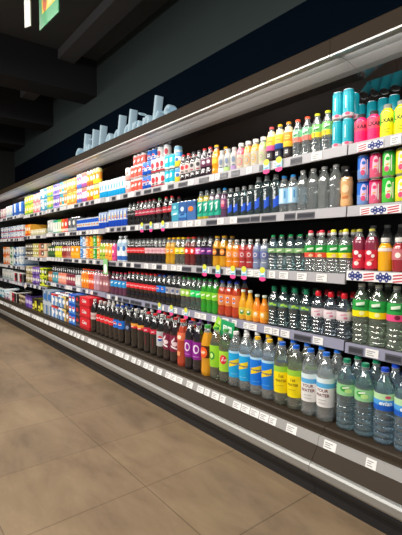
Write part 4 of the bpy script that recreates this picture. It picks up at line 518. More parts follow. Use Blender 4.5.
 't': 'b', 'name': 'soda_bottle', 'cat': 'soda bottle', 'shape': 'big', 'h': 0.32, 'r': 0.043, 'drink': 'L:130e0e', 'cap': 'd8d4d0', 'bands': [(0.52, 0.57, 'd02c38'), (0.57, 0.64, 'e8a040')], 'marks': [('p', 'f0d8d8', 0, 0.178, 0.03, 0.006, 0.004)], 'capstyle': '', 'neck': None, 'sq': 0, 'fill': None, 'rows': 2, 'w': 0.086}, 'coked': {
 't': 'b', 'name': 'soda_bottle', 'cat': 'soda bottle', 'shape': 'big', 'h': 0.32, 'r': 0.043, 'drink': 'L:150c0b', 'cap': 'd0ccc8', 'bands': [(0.4, 0.6, 'd82830')], 'marks': [('t', 'f8f0ee', 0, 0.16, 0.024, 'Coca-Cola', False, 0.2)], 'capstyle': '', 'neck': None, 'sq': 0, 'fill': None, 'rows': 2, 'w': 0.086}, 'cokew': {
 't': 'b', 'name': 'soda_bottle', 'cat': 'soda bottle', 'shape': 'big', 'h': 0.32, 'r': 0.043, 'drink': 'L:150c0b', 'cap': 'c4c0bc', 'bands': [(0.4, 0.6, 'c8b4b0')], 'marks': [('t', 'b02830', 0, 0.16, 0.024, 'Coca-Cola', False, 0.2)], 'capstyle': '', 'neck': None, 'sq': 0, 'fill': None, 'rows': 1, 'w': 0.086}, 'peblue': {
 't': 'b', 'name': 'soda_bottle', 'cat': 'soda bottle', 'shape': 'big', 'h': 0.32, 'r': 0.043, 'drink': 'L:140e0e', 'cap': '1c48a8', 'bands': [(0.38, 0.6, '2070d0')], 'marks': [('e', 'f0f2f4', 0, 0.155, 0.02, 0.02), ('e', 'd02c3c', 0, 0.155, 0.019, 0.019, 0.15, 1), ('e', '1c3ca0', 0, 0.155, 0.019, 0.019, -1, -0.2)], 'capstyle': '', 'neck': None, 'sq': 0, 'fill': None, 'rows': 2, 'w': 0.086}, 'darkd': {
 't': 'b', 'name': 'soda_bottle', 'cat': 'soda bottle', 'shape': 'big', 'h': 0.32, 'r': 0.043, 'drink': 'L:120e10', 'cap': '1c2c58', 'bands': [(0.4, 0.6, '2c2c3c')], 'marks': [('e', '8090b0', 0, 0.155, 0.016, 0.016)], 'capstyle': '', 'neck': None, 'sq': 0, 'fill': None, 'rows': 2, 'w': 0.086}, 'redpk': {
 't': 'p', 'name': 'can_multipack', 'cat': 'can multipack', 'h': 0.108, 'cols': ['d42430'], 'band': (0.1, 0.3, 'b01c28'), 'marks': [('t', 'f8ecec', 0, 0.07, 0.05, 'Coke', False, 0.2)], 'tops': None, 'd': 0.24, 'rows': 1, 'w': None}, 'dkpk': {
 't': 'p', 'name': 'can_multipack', 'cat': 'can multipack', 'h': 0.108, 'cols': ['2c2c34'], 'band': (0.1, 0.3, '484858'), 'marks': [('e', 'c02c38', 0, 0.07, 0.03, 0.02)], 'tops': None, 'd': 0.24, 'rows': 1, 'w': None}, 'blpk': {
 't': 'p', 'name': 'can_multipack', 'cat': 'can multipack', 'h': 0.108, 'cols': ['1c54b8'], 'band': (0.1, 0.3, '3c80d8'), 'marks': [('e', 'e8eef4', 0, 0.06, 0.035, 0.03), ('e', 'd02c38', 0, 0.06, 0.032, 0.028, 0.15, 1)], 'tops': None, 'd': 0.24, 'rows': 1, 'w': None}, 'mp0': {
 't': 'p', 'name': 'can_multipack', 'cat': 'can multipack', 'h': 0.145, 'cols': ['e0e8f0', '3c78c4'], 'band': (0.85, 1.0, 'd84040'), 'marks': [('e', 'f0f0f0', 0, 0.07, 0.04, 0.025)], 'tops': ('c',), 'd': 0.24, 'rows': 1, 'w': None}, 'mp1': {
 't': 'p', 'name': 'can_multipack', 'cat': 'can multipack', 'h': 0.145, 'cols': ['3c70b4', 'a8c4e0'], 'band': (0.85, 1.0, 'e8e8ec'), 'marks': [('e', 'f0f0f0', 0, 0.07, 0.04, 0.025)], 'tops': ('c',), 'd': 0.24, 'rows': 1, 'w': None}, 'mp2': {
 't': 'p', 'name': 'can_multipack', 'cat': 'can multipack', 'h': 0.145, 'cols': ['c0ccd4', '5884a8'], 'band': (0.85, 1.0, 'b03840'), 'marks': [('e', 'f0f0f0', 0, 0.07, 0.04, 0.025)], 'tops': ('c',), 'd': 0.24, 'rows': 1, 'w': None}, 'mp3': {
 't': 'p', 'name': 'can_multipack', 'cat': 'can multipack', 'h': 0.145, 'cols': ['4c70a0', 'd0b060'], 'band': (0.85, 1.0, 'e0c870'), 'marks': [('e', 'f0f0f0', 0, 0.07, 0.04, 0.025)], 'tops': ('c',), 'd': 0.24, 'rows': 1, 'w': None}, 'mp4': {
 't': 'p', 'name': 'can_multipack', 'cat': 'can multipack', 'h': 0.145, 'cols': ['6c3428', 'b88840'], 'band': (0.85, 1.0, '382420'), 'marks': [('e', 'f0f0f0', 0, 0.07, 0.04, 0.025)], 'tops': ('c',), 'd': 0.24, 'rows': 1, 'w': None}, 'purpk': {
 't': 'p', 'name': 'can_multipack', 'cat': 'can multipack', 'h': 0.17, 'cols': ['5c3c9c', '7c5cb8'], 'band': (0.8, 1.0, '3c2c68'), 'marks': [('e', 'd8c8f0', 0, 0.08, 0.05, 0.03)], 'tops': None, 'd': 0.24, 'rows': 1, 'w': None}, 'yelpk': {
 't': 'p', 'name': 'can_multipack', 'cat': 'can multipack', 'h': 0.15, 'cols': ['c8c030', '2c2c20'], 'band': (0.6, 1.0, '28281c'), 'marks': [('e', 'e8e060', 0, 0.06, 0.05, 0.02)], 'tops': None, 'd': 0.24, 'rows': 1, 'w': None}, 'rdblk': {
 't': 'p', 'name': 'can_multipack', 'cat': 'can multipack', 'h': 0.15, 'cols': ['e0dcd8', 'b83040', '282424'], 'band': (0.9, 1.0, 'e8e4e0'), 'marks': [('e', '282428', 0, 0.08, 0.04, 0.025)], 'tops': None, 'd': 0.24, 'rows': 1, 'w': None}, 'brnpk': {
 't': 'p', 'name': 'can_multipack', 'cat': 'can multipack', 'h': 0.14, 'cols': ['6c5c48', '3c3428'], 'band': (0.7, 1.0, 'c8b898'), 'marks': [('e', 'd8c8a8', 0, 0.06, 0.04, 0.02)], 'tops': None, 'd': 0.24, 'rows': 1, 'w': None}, 'tealfar': {
 't': 'p', 'name': 'can_multipack', 'cat': 'can multipack', 'h': 0.15, 'cols': ['2c8ca8', 'bcd8e0'], 'band': (0.8, 1.0, 'e0e8ea'), 'marks': [('e', 'f0f4f4', 0, 0.07, 0.05, 0.03)], 'tops': None, 'd': 0.24, 'rows': 1, 'w': None}, 'wbtall': {
 't': 'p', 'name': 'drink_carton', 'cat': 'drink carton', 'h': 0.3, 'cols': ['8494a4', 'b4bcc4', '5070a0'], 'band': (0.4, 0.55, 'b8c0c8'), 'marks': [('e', '3c74b8', 0, 0.22, 0.05, 0.04)], 'tops': None, 'd': 0.24, 'rows': 1, 'w': None}, 'jp1': {
 't': 'p', 'name': 'juice_multipack', 'cat': 'juice multipack', 'h': 0.15, 'cols': ['f4a838', 'f8d070'], 'band': (0.1, 0.28, 'f08030'), 'marks': [('e', 'f0ece0', 0, 0.09, 0.03, 0.024)], 'tops': None, 'd': 0.24, 'rows': 1, 'w': None}, 'jp2': {
 't': 'p', 'name': 'juice_multipack', 'cat': 'juice multipack', 'h': 0.15, 'cols': ['e8dce4', 'd888b0'], 'band': (0.1, 0.28, 'c060a0'), 'marks': [('e', 'f0ece0', 0, 0.09, 0.03, 0.024)], 'tops': None, 'd': 0.24, 'rows': 1, 'w': None}, 'jp3': {
 't': 'p', 'name': 'juice_multipack', 'cat': 'juice multipack', 'h': 0.15, 'cols': ['20a4b4', 'f49430'], 'band': (0.1, 0.28, 'e8e8d8'), 'marks': [('e', 'f0ece0', 0, 0.09, 0.03, 0.024)], 'tops': None, 'd': 0.24, 'rows': 1, 'w': None}, 'jp4': {
 't': 'p', 'name': 'juice_multipack', 'cat': 'juice multipack', 'h': 0.15, 'cols': ['5c50b0', '8c70c8'], 'band': (0.1, 0.28, 'c8b0e0'), 'marks': [('e', 'f0ece0', 0, 0.09, 0.03, 0.024)], 'tops': None, 'd': 0.24, 'rows': 1, 'w': None}, 'jp5': {
 't': 'p', 'name': 'juice_multipack', 'cat': 'juice multipack', 'h': 0.15, 'cols': ['d8c840', '88b840'], 'band': (0.1, 0.28, '2c9ca0'), 'marks': [('e', 'f0ece0', 0, 0.09, 0.03, 0.024)], 'tops': None, 'd': 0.24, 'rows': 1, 'w': None}, 'jp6': {
 't': 'p', 'name': 'juice_multipack', 'cat': 'juice multipack', 'h': 0.15, 'cols': ['e0e8ea', '3ca0c0'], 'band': (0.1, 0.28, '2c84a8'), 'marks': [('e', 'f0ece0', 0, 0.09, 0.03, 0.024)], 'tops': None, 'd': 0.24, 'rows': 1, 'w': None}, 'jp7': {
 't': 'p', 'name': 'juice_multipack', 'cat': 'juice multipack', 'h': 0.135, 'cols': ['f0c8c0', 'e08890'], 'band': (0.1, 0.28, 'd86878'), 'marks': [('e', 'f0ece0', 0, 0.081, 0.03, 0.0216)], 'tops': None, 'd': 0.24, 'rows': 1, 'w': None}, 'jp8': {
 't': 'p', 'name': 'juice_multipack', 'cat': 'juice multipack', 'h': 0.135, 'cols': ['b8cc38', 'f0e050'], 'band': (0.1, 0.28, '50a040'), 'marks': [('e', 'f0ece0', 0, 0.081, 0.03, 0.0216)], 'tops': None, 'd': 0.24, 'rows': 1, 'w': None}, 'cream': {
 't': 'p', 'name': 'cream_carton', 'cat': 'cream carton', 'h': 0.16, 'cols': ['e8e4da', 'd0c8b4'], 'band': (0.1, 0.28, 'b0a890'), 'marks': [('e', 'f0ece0', 0, 0.096, 0.03, 0.0256)], 'tops': None, 'd': 0.24, 'rows': 1, 'w': None}, 'tealj': {
 't': 'p', 'name': 'juice_multipack', 'cat': 'juice multipack', 'h': 0.16, 'cols': ['18a484'], 'band': (0.1, 0.28, 'e8f0e8'), 'marks': [('e', 'f0ece0', 0, 0.096, 0.03, 0.0256)], 'tops': None, 'd': 0.24, 'rows': 1, 'w': None}, 'grej': {
 't': 'p', 'name': 'juice_multipack', 'cat': 'juice multipack', 'h': 0.16, 'cols': ['5cb848'], 'band': (0.1, 0.28, 'f0f0d8'), 'marks': [('e', 'f0ece0', 0, 0.096, 0.03, 0.0256)], 'tops': None, 'd': 0.24, 'rows': 1, 'w': None}, 'orj': {
 't': 'p', 'name': 'juice_multipack', 'cat': 'juice multipack', 'h': 0.16, 'cols': ['e8662c'], 'band': (0.1, 0.28, 'f8d8b8'), 'marks': [('e', 'f0ece0', 0, 0.096, 0.03, 0.0256)], 'tops': None, 'd': 0.24, 'rows': 1, 'w': None}, 'redj2': {
 't': 'p', 'name': 'juice_multipack', 'cat': 'juice multipack', 'h': 0.16, 'cols': ['d83c30'], 'band': (0.1, 0.28, 'f4c8c0'), 'marks': [('e', 'f0ece0', 0, 0.096, 0.03, 0.0256)], 'tops': None, 'd': 0.24, 'rows': 1, 'w': None}, 'dgrey': {
 't': 'p', 'name': 'juice_multipack', 'cat': 'juice multipack', 'h': 0.17, 'cols': ['4c5058', '70757c'], 'band': (0.1, 0.28, 'b0b4b8'), 'marks': [('e', 'f0ece0', 0, 0.10200000000000001, 0.03, 0.027200000000000002)], 'tops': ('c',), 'd': 0.24, 'rows': 1, 'w': None}, 'whj': {
 't': 'p', 'name': 'juice_multipack', 'cat': 'juice multipack', 'h': 0.17, 'cols': ['d8dad8', 'b8beba'], 'band': (0.1, 0.28, '90a8a0'), 'marks': [('e', 'f0ece0', 0, 0.10200000000000001, 0.03, 0.027200000000000002)], 'tops': None, 'd': 0.24, 'rows': 1, 'w': None}, 'lowb': {
 't': 'p', 'name': 'juice_multipack', 'cat': 'juice multipack', 'h': 0.085, 'cols': ['ded6a8', 'c8c098'], 'band': (0.1, 0.28, 'a8a080'), 'marks': [('e', 'f0ece0', 0, 0.051000000000000004, 0.03, 0.013600000000000001)], 'tops': None, 'd': 0.24, 'rows': 1, 'w': None}, 'lowd': {
 't': 'p', 'name': 'juice_multipack', 'cat': 'juice multipack', 'h': 0.085, 'cols': ['585c50', '3c4038'], 'band': (0.1, 0.28, '7c7c68'), 'marks': [('e', 'f0ece0', 0, 0.051000000000000004, 0.03, 0.013600000000000001)], 'tops': None, 'd': 0.24, 'rows': 1, 'w': None}, 'loworg': {
 't': 'p', 'name': 'juice_multipack', 'cat': 'juice multipack', 'h': 0.17, 'cols': ['e87028', 'f0b040'], 'band': (0.1, 0.28, 'd04020'), 'marks': [('e', 'f0ece0', 0, 0.10200000000000001, 0.03, 0.027200000000000002)], 'tops': None, 'd': 0.24, 'rows': 1, 'w': None}, 'bigbl': {
 't': 'p', 'name': 'bottled_water_pack', 'cat': 'bottled water pack', 'h': 0.2, 'cols': ['1c58b8', 'dce6f0', '2c6cc8'], 'band': (0.1, 0.28, '2858a8'), 'marks': [('e', 'f0ece0', 0, 0.12, 0.03, 0.032)], 'tops': None, 'd': 0.24, 'rows': 1, 'w': None}, 'bigwh': {
 't': 'p', 'name': 'juice_multipack', 'cat': 'juice multipack', 'h': 0.19, 'cols': ['e4e6e2', 'c0ccd0'], 'band': (0.1, 0.28, '88a8b8'), 'marks': [('e', 'f0ece0', 0, 0.11399999999999999, 0.03, 0.0304)], 'tops': None, 'd': 0.24, 'rows': 1, 'w': None}, 'bigpk': {
 't': 'p', 'name': 'juice_multipack', 'cat': 'juice multipack', 'h': 0.17, 'cols': ['c8a0a8', 'e8d8d4'], 'band': (0.1, 0.28, 'a05060'), 'marks': [('e', 'f0ece0', 0, 0.10200000000000001, 0.03, 0.027200000000000002)], 'tops': None, 'd': 0.24, 'rows': 1, 'w': None}, 'far1': {
 't': 'p', 'name': 'juice_multipack', 'cat': 'juice multipack', 'h': 0.1, 'cols': ['c8d4dc', '8898c0', 'e0e4e8'], 'band': (0.1, 0.28, 'c04050'), 'marks': [('e', 'f0ece0', 0, 0.06, 0.03, 0.016)], 'tops': None, 'd': 0.24, 'rows': 1, 'w': None}, 'far2': {
 't': 'p', 'name': 'juice_multipack', 'cat': 'juice multipack', 'h': 0.1, 'cols': ['dde0e4', '5c78b0'], 'band': (0.1, 0.28, 'b83848'), 'marks': [('e', 'f0ece0', 0, 0.06, 0.03, 0.016)], 'tops': None, 'd': 0.24, 'rows': 1, 'w': None}, 'ftall1': {
 't': 'p', 'name': 'juice_multipack', 'cat': 'juice multipack', 'h': 0.15, 'cols': ['e8843c', 'f0d8c0'], 'band': (0.1, 0.28, 'c85028'), 'marks': [('e', 'f0ece0', 0, 0.09, 0.03, 0.024)], 'tops': None, 'd': 0.24, 'rows': 1, 'w': None}, 'ftall2': {
 't': 'p', 'name': 'juice_multipack', 'cat': 'juice multipack', 'h': 0.15, 'cols': ['2c7c48', 'd8e0d8'], 'band': (0.1, 0.28, 'c8d8c8'), 'marks': [('e', 'f0ece0', 0, 0.09, 0.03, 0.024)], 'tops': None, 'd': 0.24, 'rows': 1, 'w': None}, 'ftall3': {
 't': 'p', 'name': 'juice_multipack', 'cat': 'juice multipack', 'h': 0.15, 'cols': ['e4e8ea', 'a8b8c8'], 'band': (0.1, 0.28, '5878a0'), 'marks': [('e', 'f0ece0', 0, 0.09, 0.03, 0.024)], 'tops': None, 'd': 0.24, 'rows': 1, 'w': None}, 'ftall4': {
 't': 'p', 'name': 'juice_multipack', 'cat': 'juice multipack', 'h': 0.15, 'cols': ['2c4878', 'd8e4ee'], 'band': (0.1, 0.28, '88a8cc'), 'marks': [('e', 'f0ece0', 0, 0.09, 0.03, 0.024)], 'tops': None, 'd': 0.24, 'rows': 1, 'w': None}, 'lime2': {
 't': 'p', 'name': 'juice_multipack', 'cat': 'juice multipack', 'h': 0.125, 'cols': ['c8d828', '485820'], 'band': (0.1, 0.28, 'e8e850'), 'marks': [('e', 'f0ece0', 0, 0.075, 0.03, 0.02)], 'tops': None, 'd': 0.24, 'rows': 1, 'w': None}, 'pur2': {
 't': 'p', 'name': 'juice_multipack', 'cat': 'juice multipack', 'h': 0.125, 'cols': ['6c4ca0', '9c80c0'], 'band': (0.1, 0.28, '3c2c60'), 'marks': [('e', 'f0ece0', 0, 0.075, 0.03, 0.02)], 'tops': None, 'd': 0.24, 'rows': 1, 'w': None}, 'bei2': {
 't': 'p', 'name': 'juice_multipack', 'cat': 'juice multipack', 'h': 0.125, 'cols': ['c8b890', '8c8058'], 'band': (0.1, 0.28, '685c3c'), 'marks': [('e', 'f0ece0', 0, 0.075, 0.03, 0.02)], 'tops': None, 'd': 0.24, 'rows': 1, 'w': None}, 'dk2': {
 't': 'p', 'name': 'bottle_multipack', 'cat': 'bottle multipack', 'h': 0.095, 'cols': ['4c483c', '6c6450'], 'band': (0.1, 0.28, '98886c'), 'marks': [('e', 'f0ece0', 0, 0.056999999999999995, 0.03, 0.0152)], 'tops': None, 'd': 0.24, 'rows': 1, 'w': None}, 'mix2': {
 't': 'p', 'name': 'juice_multipack', 'cat': 'juice multipack', 'h': 0.095, 'cols': ['c0785c', '3c3834', 'd8c8a8'], 'band': (0.1, 0.28, 'e0b090'), 'marks': [('e', 'f0ece0', 0, 0.056999999999999995, 0.03, 0.0152)], 'tops': None, 'd': 0.24, 'rows': 1, 'w': None}, 'yel2': {
 't': 'p', 'name': 'juice_multipack', 'cat': 'juice multipack', 'h': 0.095, 'cols': ['c8c070', 'a89c48'], 'band': (0.1, 0.28, 'e8e0b0'), 'marks': [('e', 'f0ece0', 0, 0.056999999999999995, 0.03, 0.0152)], 'tops': None, 'd': 0.24, 'rows': 1, 'w': None}, 'bx1': {
 't': 'p', 'name': 'bottle_multipack', 'cat': 'bottle multipack', 'h': 0.21, 'cols': ['a86030'], 'band': (0.2, 0.5, 'c88850'), 'marks': [('e', 'f0e4d8', 0, 0.08, 0.03, 0.02)], 'tops': ('b', '201a1a', '3a3634'), 'd': 0.24, 'rows': 1, 'w': None}, 'bx2': {
 't': 'p', 'name': 'bottle_multipack', 'cat': 'bottle multipack', 'h': 0.21, 'cols': ['3c8494'], 'band': (0.2, 0.5, '5ca4b0'), 'marks': [('e', 'f0e4d8', 0, 0.08, 0.03, 0.02)], 'tops': ('b', '201a1a', '3a3634'), 'd': 0.24, 'rows': 1, 'w': None}, 'bx3': {
 't': 'p', 'name': 'bottle_multipack', 'cat': 'bottle multipack', 'h': 0.21, 'cols': ['e0826c'], 'band': (0.2, 0.5, 'f0a890'), 'marks': [('e', 'f0e4d8', 0, 0.08, 0.03, 0.02)], 'tops': ('b', '201a1a', '3a3634'), 'd': 0.24, 'rows': 1, 'w': None}, 'bx4': {
 't': 'p', 'name': 'bottle_multipack', 'cat': 'bottle multipack', 'h': 0.21, 'cols': ['7c2c3c'], 'band': (0.2, 0.5, 'a04c5c'), 'marks': [('e', 'f0e4d8', 0, 0.08, 0.03, 0.02)], 'tops': ('b', '201a1a', '3a3634'), 'd': 0.24, 'rows': 1, 'w': None}, 'bx5': {
 't': 'p', 'name': 'bottle_multipack', 'cat': 'bottle multipack', 'h': 0.21, 'cols': ['c8ccca'], 'band': (0.2, 0.5, 'e4e6e4'), 'marks': [('e', 'f0e4d8', 0, 0.08, 0.03, 0.02)], 'tops': ('b', '201a1a', '3a3634'), 'd': 0.24, 'rows': 1, 'w': None}}

BAYS = [0.75, -1.113, -3.73, -5.5, -6.53, -9.2]
LEVELS = [[1.6, 1.312, 1.012, 0.665, 0.295], [1.6, 1.312, 0.992, 0.672, 0.295], [1.605, 1.302, 0.997, 0.678, 0.295], [1.6, 1.29, 0.985, 0.593, 0.295], [1.625, 1.268, 0.83, 0.575, 0.295]]
SHELF = ['top shelf', 'second shelf', 'third shelf', 'fourth shelf', 'bottom deck']
RUNS = [
 ('yelb', 'yellow energy drink bottle', 0, 1.8045, 1, 1, 0.059, 'pink bottles', True, True, [-0.8897, -0.9523]),
 ('pinkb', 'pink energy drink bottle', 0, 1.8045, 1, 1, 0.059, 'yellow bottles', False, True, [-1.0149, -1.0775]),
 ('tealcan', 'teal slim can', 0, 1.8015, 1, 2, 0.053, 'pink bottles', False, True, [-1.1455, -1.2019]),
 ('tealtop', 'rear teal slim can', 0, 1.8695, 1, 2, 0.053, 'teal cans', False, False, [-1.1596]),
 ('tealtop', 'third-row teal can', 0, 2.0465, 1, 2, 0.053, 'teal cans', False, False, [-1.0476, -1.1045, -1.1639, -1.2261]),
 ('icey', 'yellow-cap flavoured water bottle', 0, 1.8045, 1, 1, 0.059, 'teal cans', False, True, [-1.2612, -1.3236]),
 ('icer', 'red-cap flavoured water bottle', 0, 1.8045, 1, 1, 0.059, 'yellow-cap waters', False, True, [-1.386, -1.4483]),
 ('tea1', 'orange-cap iced tea bottle', 0, 1.8045, 1, 1, 0.059, 'red-cap waters', False, True, [-1.5107]),
 ('tea2', 'yellow-cap iced tea bottle', 0, 1.8045, 1, 1, 0.059, 'orange-cap tea', False, True, [-1.5731]),
 ('tea3', 'pink-cap iced tea bottle', 0, 1.8045, 1, 1, 0.059, 'yellow-cap tea', False, True, [-1.6355]),
 ('fr4', 'green smoothie bottle', 0, 1.8045, 1, 1, 0.059, 'pink-cap tea', False, True, [-1.6979]),
 ('fr3', 'amber smoothie bottle', 0, 1.8045, 1, 1, 0.059, 'green smoothie', False, True, [-1.7603]),
 ('fr2', 'orange smoothie bottle', 0, 1.8045, 1, 1, 0.059, 'amber smoothie', False, True, [-1.8227]),
 ('fr1', 'pink smoothie bottle', 0, 1.8045, 1, 1, 0.059, 'orange smoothie', False, True, [-1.8851]),
 ('da3', 'lilac yogurt drink bottle', 0, 1.8025, 1, 1, 0.055, 'pink smoothie', False, True, [-1.9456]),
 ('da2', 'lime yogurt drink bottle', 0, 1.8025, 1, 1, 0.055, 'lilac yogurt', False, True, [-2.004]),
 ('da1', 'white yogurt drink bottle', 0, 1.8025, 1, 1, 0.055, 'lime yogurt', False, True, [-2.0625]),
 ('orangeade', 'orange soda bottle', 0, 1.806, 1, 1, 0.062, 'white yogurt', False, True, [-2.1244]),
 ('orangeade', 'rear orange soda bottle', 0, 1.886, 1, 1, 0.062, 'orange soda', False, False, [-2.1211]),
 ('purp', 'purple soda bottle', 0, 1.804, 2, 1, 0.058, 'orange soda', False, True, [-2.1879, -2.2494]),
 ('minizero', 'grey-cap mini cola bottle', 0, 1.804, 2, 1, 0.058, 'purple sodas', False, True, [-2.3109, -2.3724]),
 ('minicola', 'red-cap mini cola bottle', 0, 1.804, 2, 1, 0.058, 'grey-cap colas', False, True, [-2.434, -2.4955]),
 ('yelcan', 'yellow and blue can', 0, 1.807, 1, 2, 0.064, 'red-cap colas', False, True, [-2.5601]),
 ('bigblue', 'tall pale blue can', 0, 1.888, 1, 2, 0.066, 'cyan cans', False, False, [-2.6846]),
 ('cyancan', 'cyan can', 0, 1.807, 1, 2, 0.064, 'yellow-blue cans', False, True, [-2.6315, -2.6991]),
 ('whitered', 'white and red can', 0, 1.807, 1, 2, 0.064, 'cyan cans', False, True, [-2.7667, -2.8343, -2.9019]),
 ('whitered', 'rear white and red can', 0, 1.882, 1, 3, 0.064, 'white-red cans', False, False, [-2.8264, -2.9197]),
 ('bluered', 'blue can with round emblem', 0, 1.807, 1, 2, 0.064, 'white-red cans', False, True, [-2.9695, -3.0405]),
 ('bluered', 'rear blue emblem can', 0, 1.882, 1, 3, 0.064, 'blue emblem cans', False, False, [-3.0106, -3.0833]),
 ('coral', 'coral can', 0, 1.807, 1, 2, 0.064, 'blue emblem cans', False, True, [-3.109, -3.1766, -3.2442]),
 ('coral', 'rear coral can', 0, 1.882, 1, 3, 0.064, 'white-coral cans', False, False, [-3.1888, -3.2597, -3.3306]),
 ('whitecoral', 'white and coral can', 0, 1.807, 1, 2, 0.064, 'coral cans', False, True, [-3.337]),
 ('sky', 'tall sky-blue can', 0, 1.8015, 2, 1, 0.053, 'white-coral cans', False, True, [-3.4145, -3.4711, -3.5277, -3.5843, -3.6409, -3.6975, -3.769, -3.8277, -3.8865]),
 ('ylcan', 'yellow and orange can', 0, 1.807, 1, 2, 0.064, 'sky-blue cans', False, True, [-3.9642, -4.0368]),
 ('orcan', 'orange can', 0, 1.807, 1, 2, 0.064, 'yellow-orange cans', False, True, [-4.1148, -4.1981]),
 ('pucan', 'purple and red can', 0, 1.807, 1, 2, 0.064, 'orange cans', False, True, [-4.2731, -4.3407]),
 ('bpcan', 'blue and pink can', 0, 1.807, 1, 2, 0.064, 'purple-red cans', False, True, [-4.4083, -4.4759]),
 ('jp1', 'orange juice multipack', 0, 1.775, 1, 2, 0.1333, 'blue-pink cans', False, True, [-4.5782, -4.7151]),
 ('jp3', 'teal and orange multipack', 0, 1.775, 1, 2, 0.2453, 'orange multipacks', False, True, [-4.908]),
 ('jp4', 'violet juice multipack', 0, 1.775, 1, 2, 0.2291, 'teal-orange multipacks', False, True, [-5.1488]),
 ('jp5', 'yellow-green multipack', 0, 1.775, 1, 2, 0.2271, 'violet multipacks', False, True, [-5.3804]),
 ('jp6', 'white and teal multipack', 0, 1.775, 1, 2, 0.2665, 'yellow-green multipacks', False, True, [-5.6393]),
 ('jp7', 'pale pink multipack', 0, 1.775, 1, 2, 0.1551, 'white-teal multipacks', False, True, [-5.8638, -6.0225]),
 ('jp8', 'lime and yellow multipack', 0, 1.775, 1, 2, 0.2084, 'pale pink multipacks', False, True, [-6.2078, -6.4198]),
 ('bigbl', 'blue and white water pack', 0, 1.775, 1, 1, 0.3019, 'lime-yellow multipacks', False, True, [-6.7716, -7.0774]),
 ('bigwh', 'white drinks multipack', 0, 1.775, 1, 1, 0.4115, 'blue water packs', False, True, [-7.4506]),
 ('bigpk', 'dusky pink multipack', 0, 1.775, 1, 1, 0.3791, 'white multipacks', False, True, [-7.8638]),
 ('fcy', 'yellow fruit can', 1, 1.8035, 1, 2, 0.057, 'green fruit cans', True, True, [-0.8783]),
 ('fcg', 'green fruit can', 1, 1.8035, 1, 2, 0.057, 'yellow fruit cans', False, True, [-0.9389]),
 ('fcp', 'pink fruit can', 1, 1.8035, 1, 2, 0.057, 'green fruit cans', False, True, [-0.9995]),
 ('fcb', 'blue fruit can', 1, 1.8035, 1, 2, 0.057, 'pink fruit cans', False, True, [-1.0601]),
 ('peach', 'peach-label coffee bottle', 1, 1.8035, 1, 1, 0.057, 'blue fruit cans', False, True, [-1.1475]),
 ('clearw', 'unlabelled clear water bottle', 1, 1.807, 2, 1, 0.064, 'peach bottle', False, True, [-1.2109, -1.2778, -1.3447, -1.4117]),
 ('bluew', 'blue-cap water bottle', 1, 1.8045, 2, 1, 0.059, 'clear waters', False, True, [-1.4761, -1.538]),
 ('smartb', 'large blue-panel water bottle', 1, 1.8065, 2, 1, 0.063, 'blue-cap waters', False, True, [-1.602, -1.668, -1.734]),
 ('smarts', 'small blue-panel water bottle', 1, 1.8035, 2, 1, 0.057, 'large blue-panel waters', False, True, [-1.797, -1.857, -1.9171, -1.9772]),
 ('berryw', 'berry drink bottle with blue cap', 1, 1.8035, 2, 1, 0.057, 'small blue-panel waters', False, True, [-2.0374]),
 ('greyT', 'mauve soda bottle with teal label', 1, 1.8045, 2, 1, 0.059, 'berry drink', False, True, [-2.0986, -2.1608]),
 ('limeT', 'lime soda bottle with teal label', 1, 1.8045, 2, 1, 0.059, 'mauve teal-label sodas', False, True, [-2.2231, -2.2854]),
 ('orgpk', 'blue multipack with orange emblem', 1, 1.775, 1, 1, 0.1046, 'lime teal-label sodas', False, True, [-2.3705]),
 ('bluepk', 'mid-blue can multipack', 1, 1.775, 1, 1, 0.0965, 'orange-emblem pack', False, True, [-2.4745]),
 ('tealpk', 'teal can multipack', 1, 1.775, 1, 1, 0.0917, 'mid-blue pack', False, True, [-2.5721]),
 ('colar', 'bright red-cap cola bottle', 1, 1.8048, 2, 1, 0.0596, 'teal pack', False, True, [-2.6512, -2.7299]),
 ('colag', 'green-cap cola bottle', 1, 1.8048, 2, 1, 0.0596, 'bright red-cap colas', False, True, [-2.8254]),
 ('cola', 'dark red-cap cola bottle', 1, 1.8048, 2, 1, 0.0596, 'green-cap colas', False, True, [-2.9093, -2.9732, -3.037, -3.1009, -3.1647]),
 ('colab', 'black-label cola bottle', 1, 1.8048, 2, 1, 0.0596, 'dark red-cap colas', False, True, [-3.2376, -3.3126]),
 ('rbullt', 'tall silver-blue energy can', 1, 1.805, 2, 1, 0.06, 'black-label colas', False, True, [-3.376, -3.4396, -3.5032, -3.5668, -3.6304, -3.694, -3.7844, -3.8481, -3.9118]),
 ('rbull', 'small silver-blue energy can', 1, 1.8015, 2, 1, 0.053, 'tall silver-blue cans', False, True, [-3.9791, -4.0404, -4.097, -4.1536, -4.2102, -4.2667, -4.3233, -4.3799, -4.4365, -4.4931]),
 ('dgrey', 'dark grey multipack', 1, 1.775, 1, 1, 0.1219, 'small silver-blue cans', False, True, [-4.5841, -4.7096]),
 ('redj2', 'red juice multipack', 1, 1.775, 1, 1, 0.1105, 'dark grey packs', False, True, [-4.8293]),
 ('orj', 'orange-red juice multipack', 1, 1.775, 1, 1, 0.0978, 'red juice packs', False, True, [-4.937]),
 ('grej', 'green juice multipack', 1, 1.775, 1, 1, 0.13, 'orange-red packs', False, True, [-5.0545]),
 ('tealj', 'teal-green juice multipack', 1, 1.775, 1, 1, 0.155, 'green packs', False, True, [-5.2006]),
 ('whj', 'white-grey drinks multipack', 1, 1.775, 1, 1, 0.2124, 'teal-green packs', False, True, [-5.3878]),
 ('lowb', 'cream low multipack', 1, 1.775, 1, 1, 0.2179, 'white-grey packs', False, True, [-5.7002, -5.9222, -6.1441]),
 ('loworg', 'orange and red multipack', 1, 1.775, 1, 1, 0.2645, 'cream low packs', False, True, [-6.3918]),
